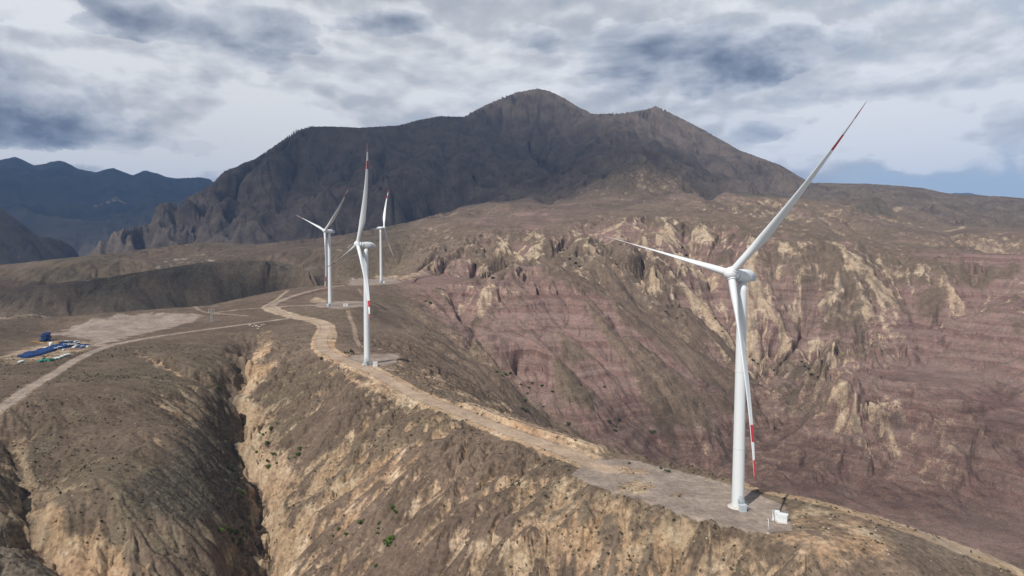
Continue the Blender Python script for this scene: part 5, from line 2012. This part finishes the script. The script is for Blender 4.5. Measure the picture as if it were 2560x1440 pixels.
BO = [boulder_mesh(k, STONE) for k in range(3)]
for px, py, s in ((625, 813, 1.3), (633, 816, 1.0), (641, 815, 1.4), (648, 817, 1.1), (654, 813, .9), (645, 821, 1.0), (637, 811, .8), (660, 811, .8)):
    o = place('boulder', BO[rs.randrange(3)], px, py, rs.random() * 6, 'pale boulder in the heap below the yard road', 'rock', 'boulders below the yard road')
    o.scale = (s, s * 1.2, s)
for px, py, lab in ((1765, 1201, 'small white stone near the far edge of the gravel platform'), (2076, 1297, 'small white stone right of the pair of cabinets'), (2015, 1291, 'tiny white stone just right of the wider cabinet')):
    o = place('boulder', BO[1], px, py, 1.0, lab, 'rock')
    o.scale = (.5, .35, .3)

# ------------------------------------------------------------------ clouds overhead, out of the frame, that shade the mountain
def cloud_mat():
    m = bpy.data.materials.new('cloud_vapour')
    m.use_nodes = True
    t = NT(m.node_tree)
    t.n.clear()
    o = t.new('ShaderNodeOutputMaterial')
    df = t.new('ShaderNodeBsdfDiffuse')
    df.inputs[0].default_value = (.85, .86, .88, 1)
    tr = t.new('ShaderNodeBsdfTransparent')
    mx = t.new('ShaderNodeMixShader')
    tcn = t.new('ShaderNodeTexCoord').outputs['Object']
    s = t.new('ShaderNodeSeparateXYZ')
    t.put(s.inputs[0], tcn)
    r2 = t.math('SQRT', t.math('ADD', t.math('MULTIPLY', s.outputs[0], s.outputs[0]), t.math('MULTIPLY', s.outputs[1], s.outputs[1])))
    n = t.noise(tcn, 2.6, 6, .6)
    a = t.ramp(t.math('ADD', r2, t.math('MULTIPLY', t.math('SUBTRACT', n, .5), .9)), .35, 1.05, .68, 0.0)
    t.l.new(a, mx.inputs[0])
    t.l.new(tr.outputs[0], mx.inputs[1])
    t.l.new(df.outputs[0], mx.inputs[2])
    t.l.new(mx.outputs[0], o.inputs[0])
    return m


VAP = cloud_mat()


def cloud(gx_, gy_, gz_, alt, sx, sy, sz, rz, label):
    t = (alt - gz_) / sun_dir.z
    bm = bmesh.new()
    bmesh.ops.create_icosphere(bm, subdivisions=5, radius=1)
    for v in bm.verts:
        c = v.co
        k = 1 + .16 * math.sin(5 * c.x + 2) * math.cos(4 * c.y - 1) + .1 * math.sin(11 * c.x + 7 * c.z) * math.sin(9 * c.y)
        v.co = Vector((c.x * k, c.y * k, max(c.z, -.35) * k))
    o = obj('cloud', bm, VAP, smooth=True)
    o.location = (gx_ + sun_dir.x * t, gy_ + sun_dir.y * t, alt)
    o.scale = (sx, sy, sz)
    o.rotation_euler = (0, 0, rz)
    o['kind'] = 'structure'
    o['label'] = label


cloud(-520, 3600, 450, 2500, 2000, 2000, 260, R(10), 'grey cloud overhead that shades the dark mountain')
cloud(-2350, 3250, 150, 2300, 1050, 1250, 240, R(-15), 'grey cloud that shades the slope at the left edge')
cloud(-4300, 8000, 600, 5200, 4300, 3900, 500, R(20), 'wide cloud that shades the far blue mountains')
cloud(-800, 1130, -20, 1500, 620, 190, 110, R(-6), 'small cloud that shades the dark hill at the left')


# ------------------------------------------------------------------ air
ztop = float(VERT[:, 2].max()) + 40
zbot = float(VERT[:, 2].min()) - 1
bm = bmesh.new()
xm = float(np.abs(VERT[:, 0]).max()) + 50
box(bm, -xm, xm, -300, float(VERT[:, 1].max()) + 50, zbot, max(ztop, 300))
hz_m = bpy.data.materials.new('thin_haze')
hz_m.use_nodes = True
h_ = NT(hz_m.node_tree)
h_.n.clear()
ho = h_.new('ShaderNodeOutputMaterial')
pv = h_.new('ShaderNodeVolumePrincipled')
pv.inputs['Color'].default_value = (.27, .52, 1.0, 1)
pv.inputs['Density'].default_value = HAZE
pv.inputs['Anisotropy'].default_value = .1
h_.l.new(pv.outputs[0], ho.inputs['Volume'])
hz = obj('haze', bm, hz_m)
hz['kind'] = 'stuff'
hz['label'] = 'thin bluish haze over the valleys and mountains'
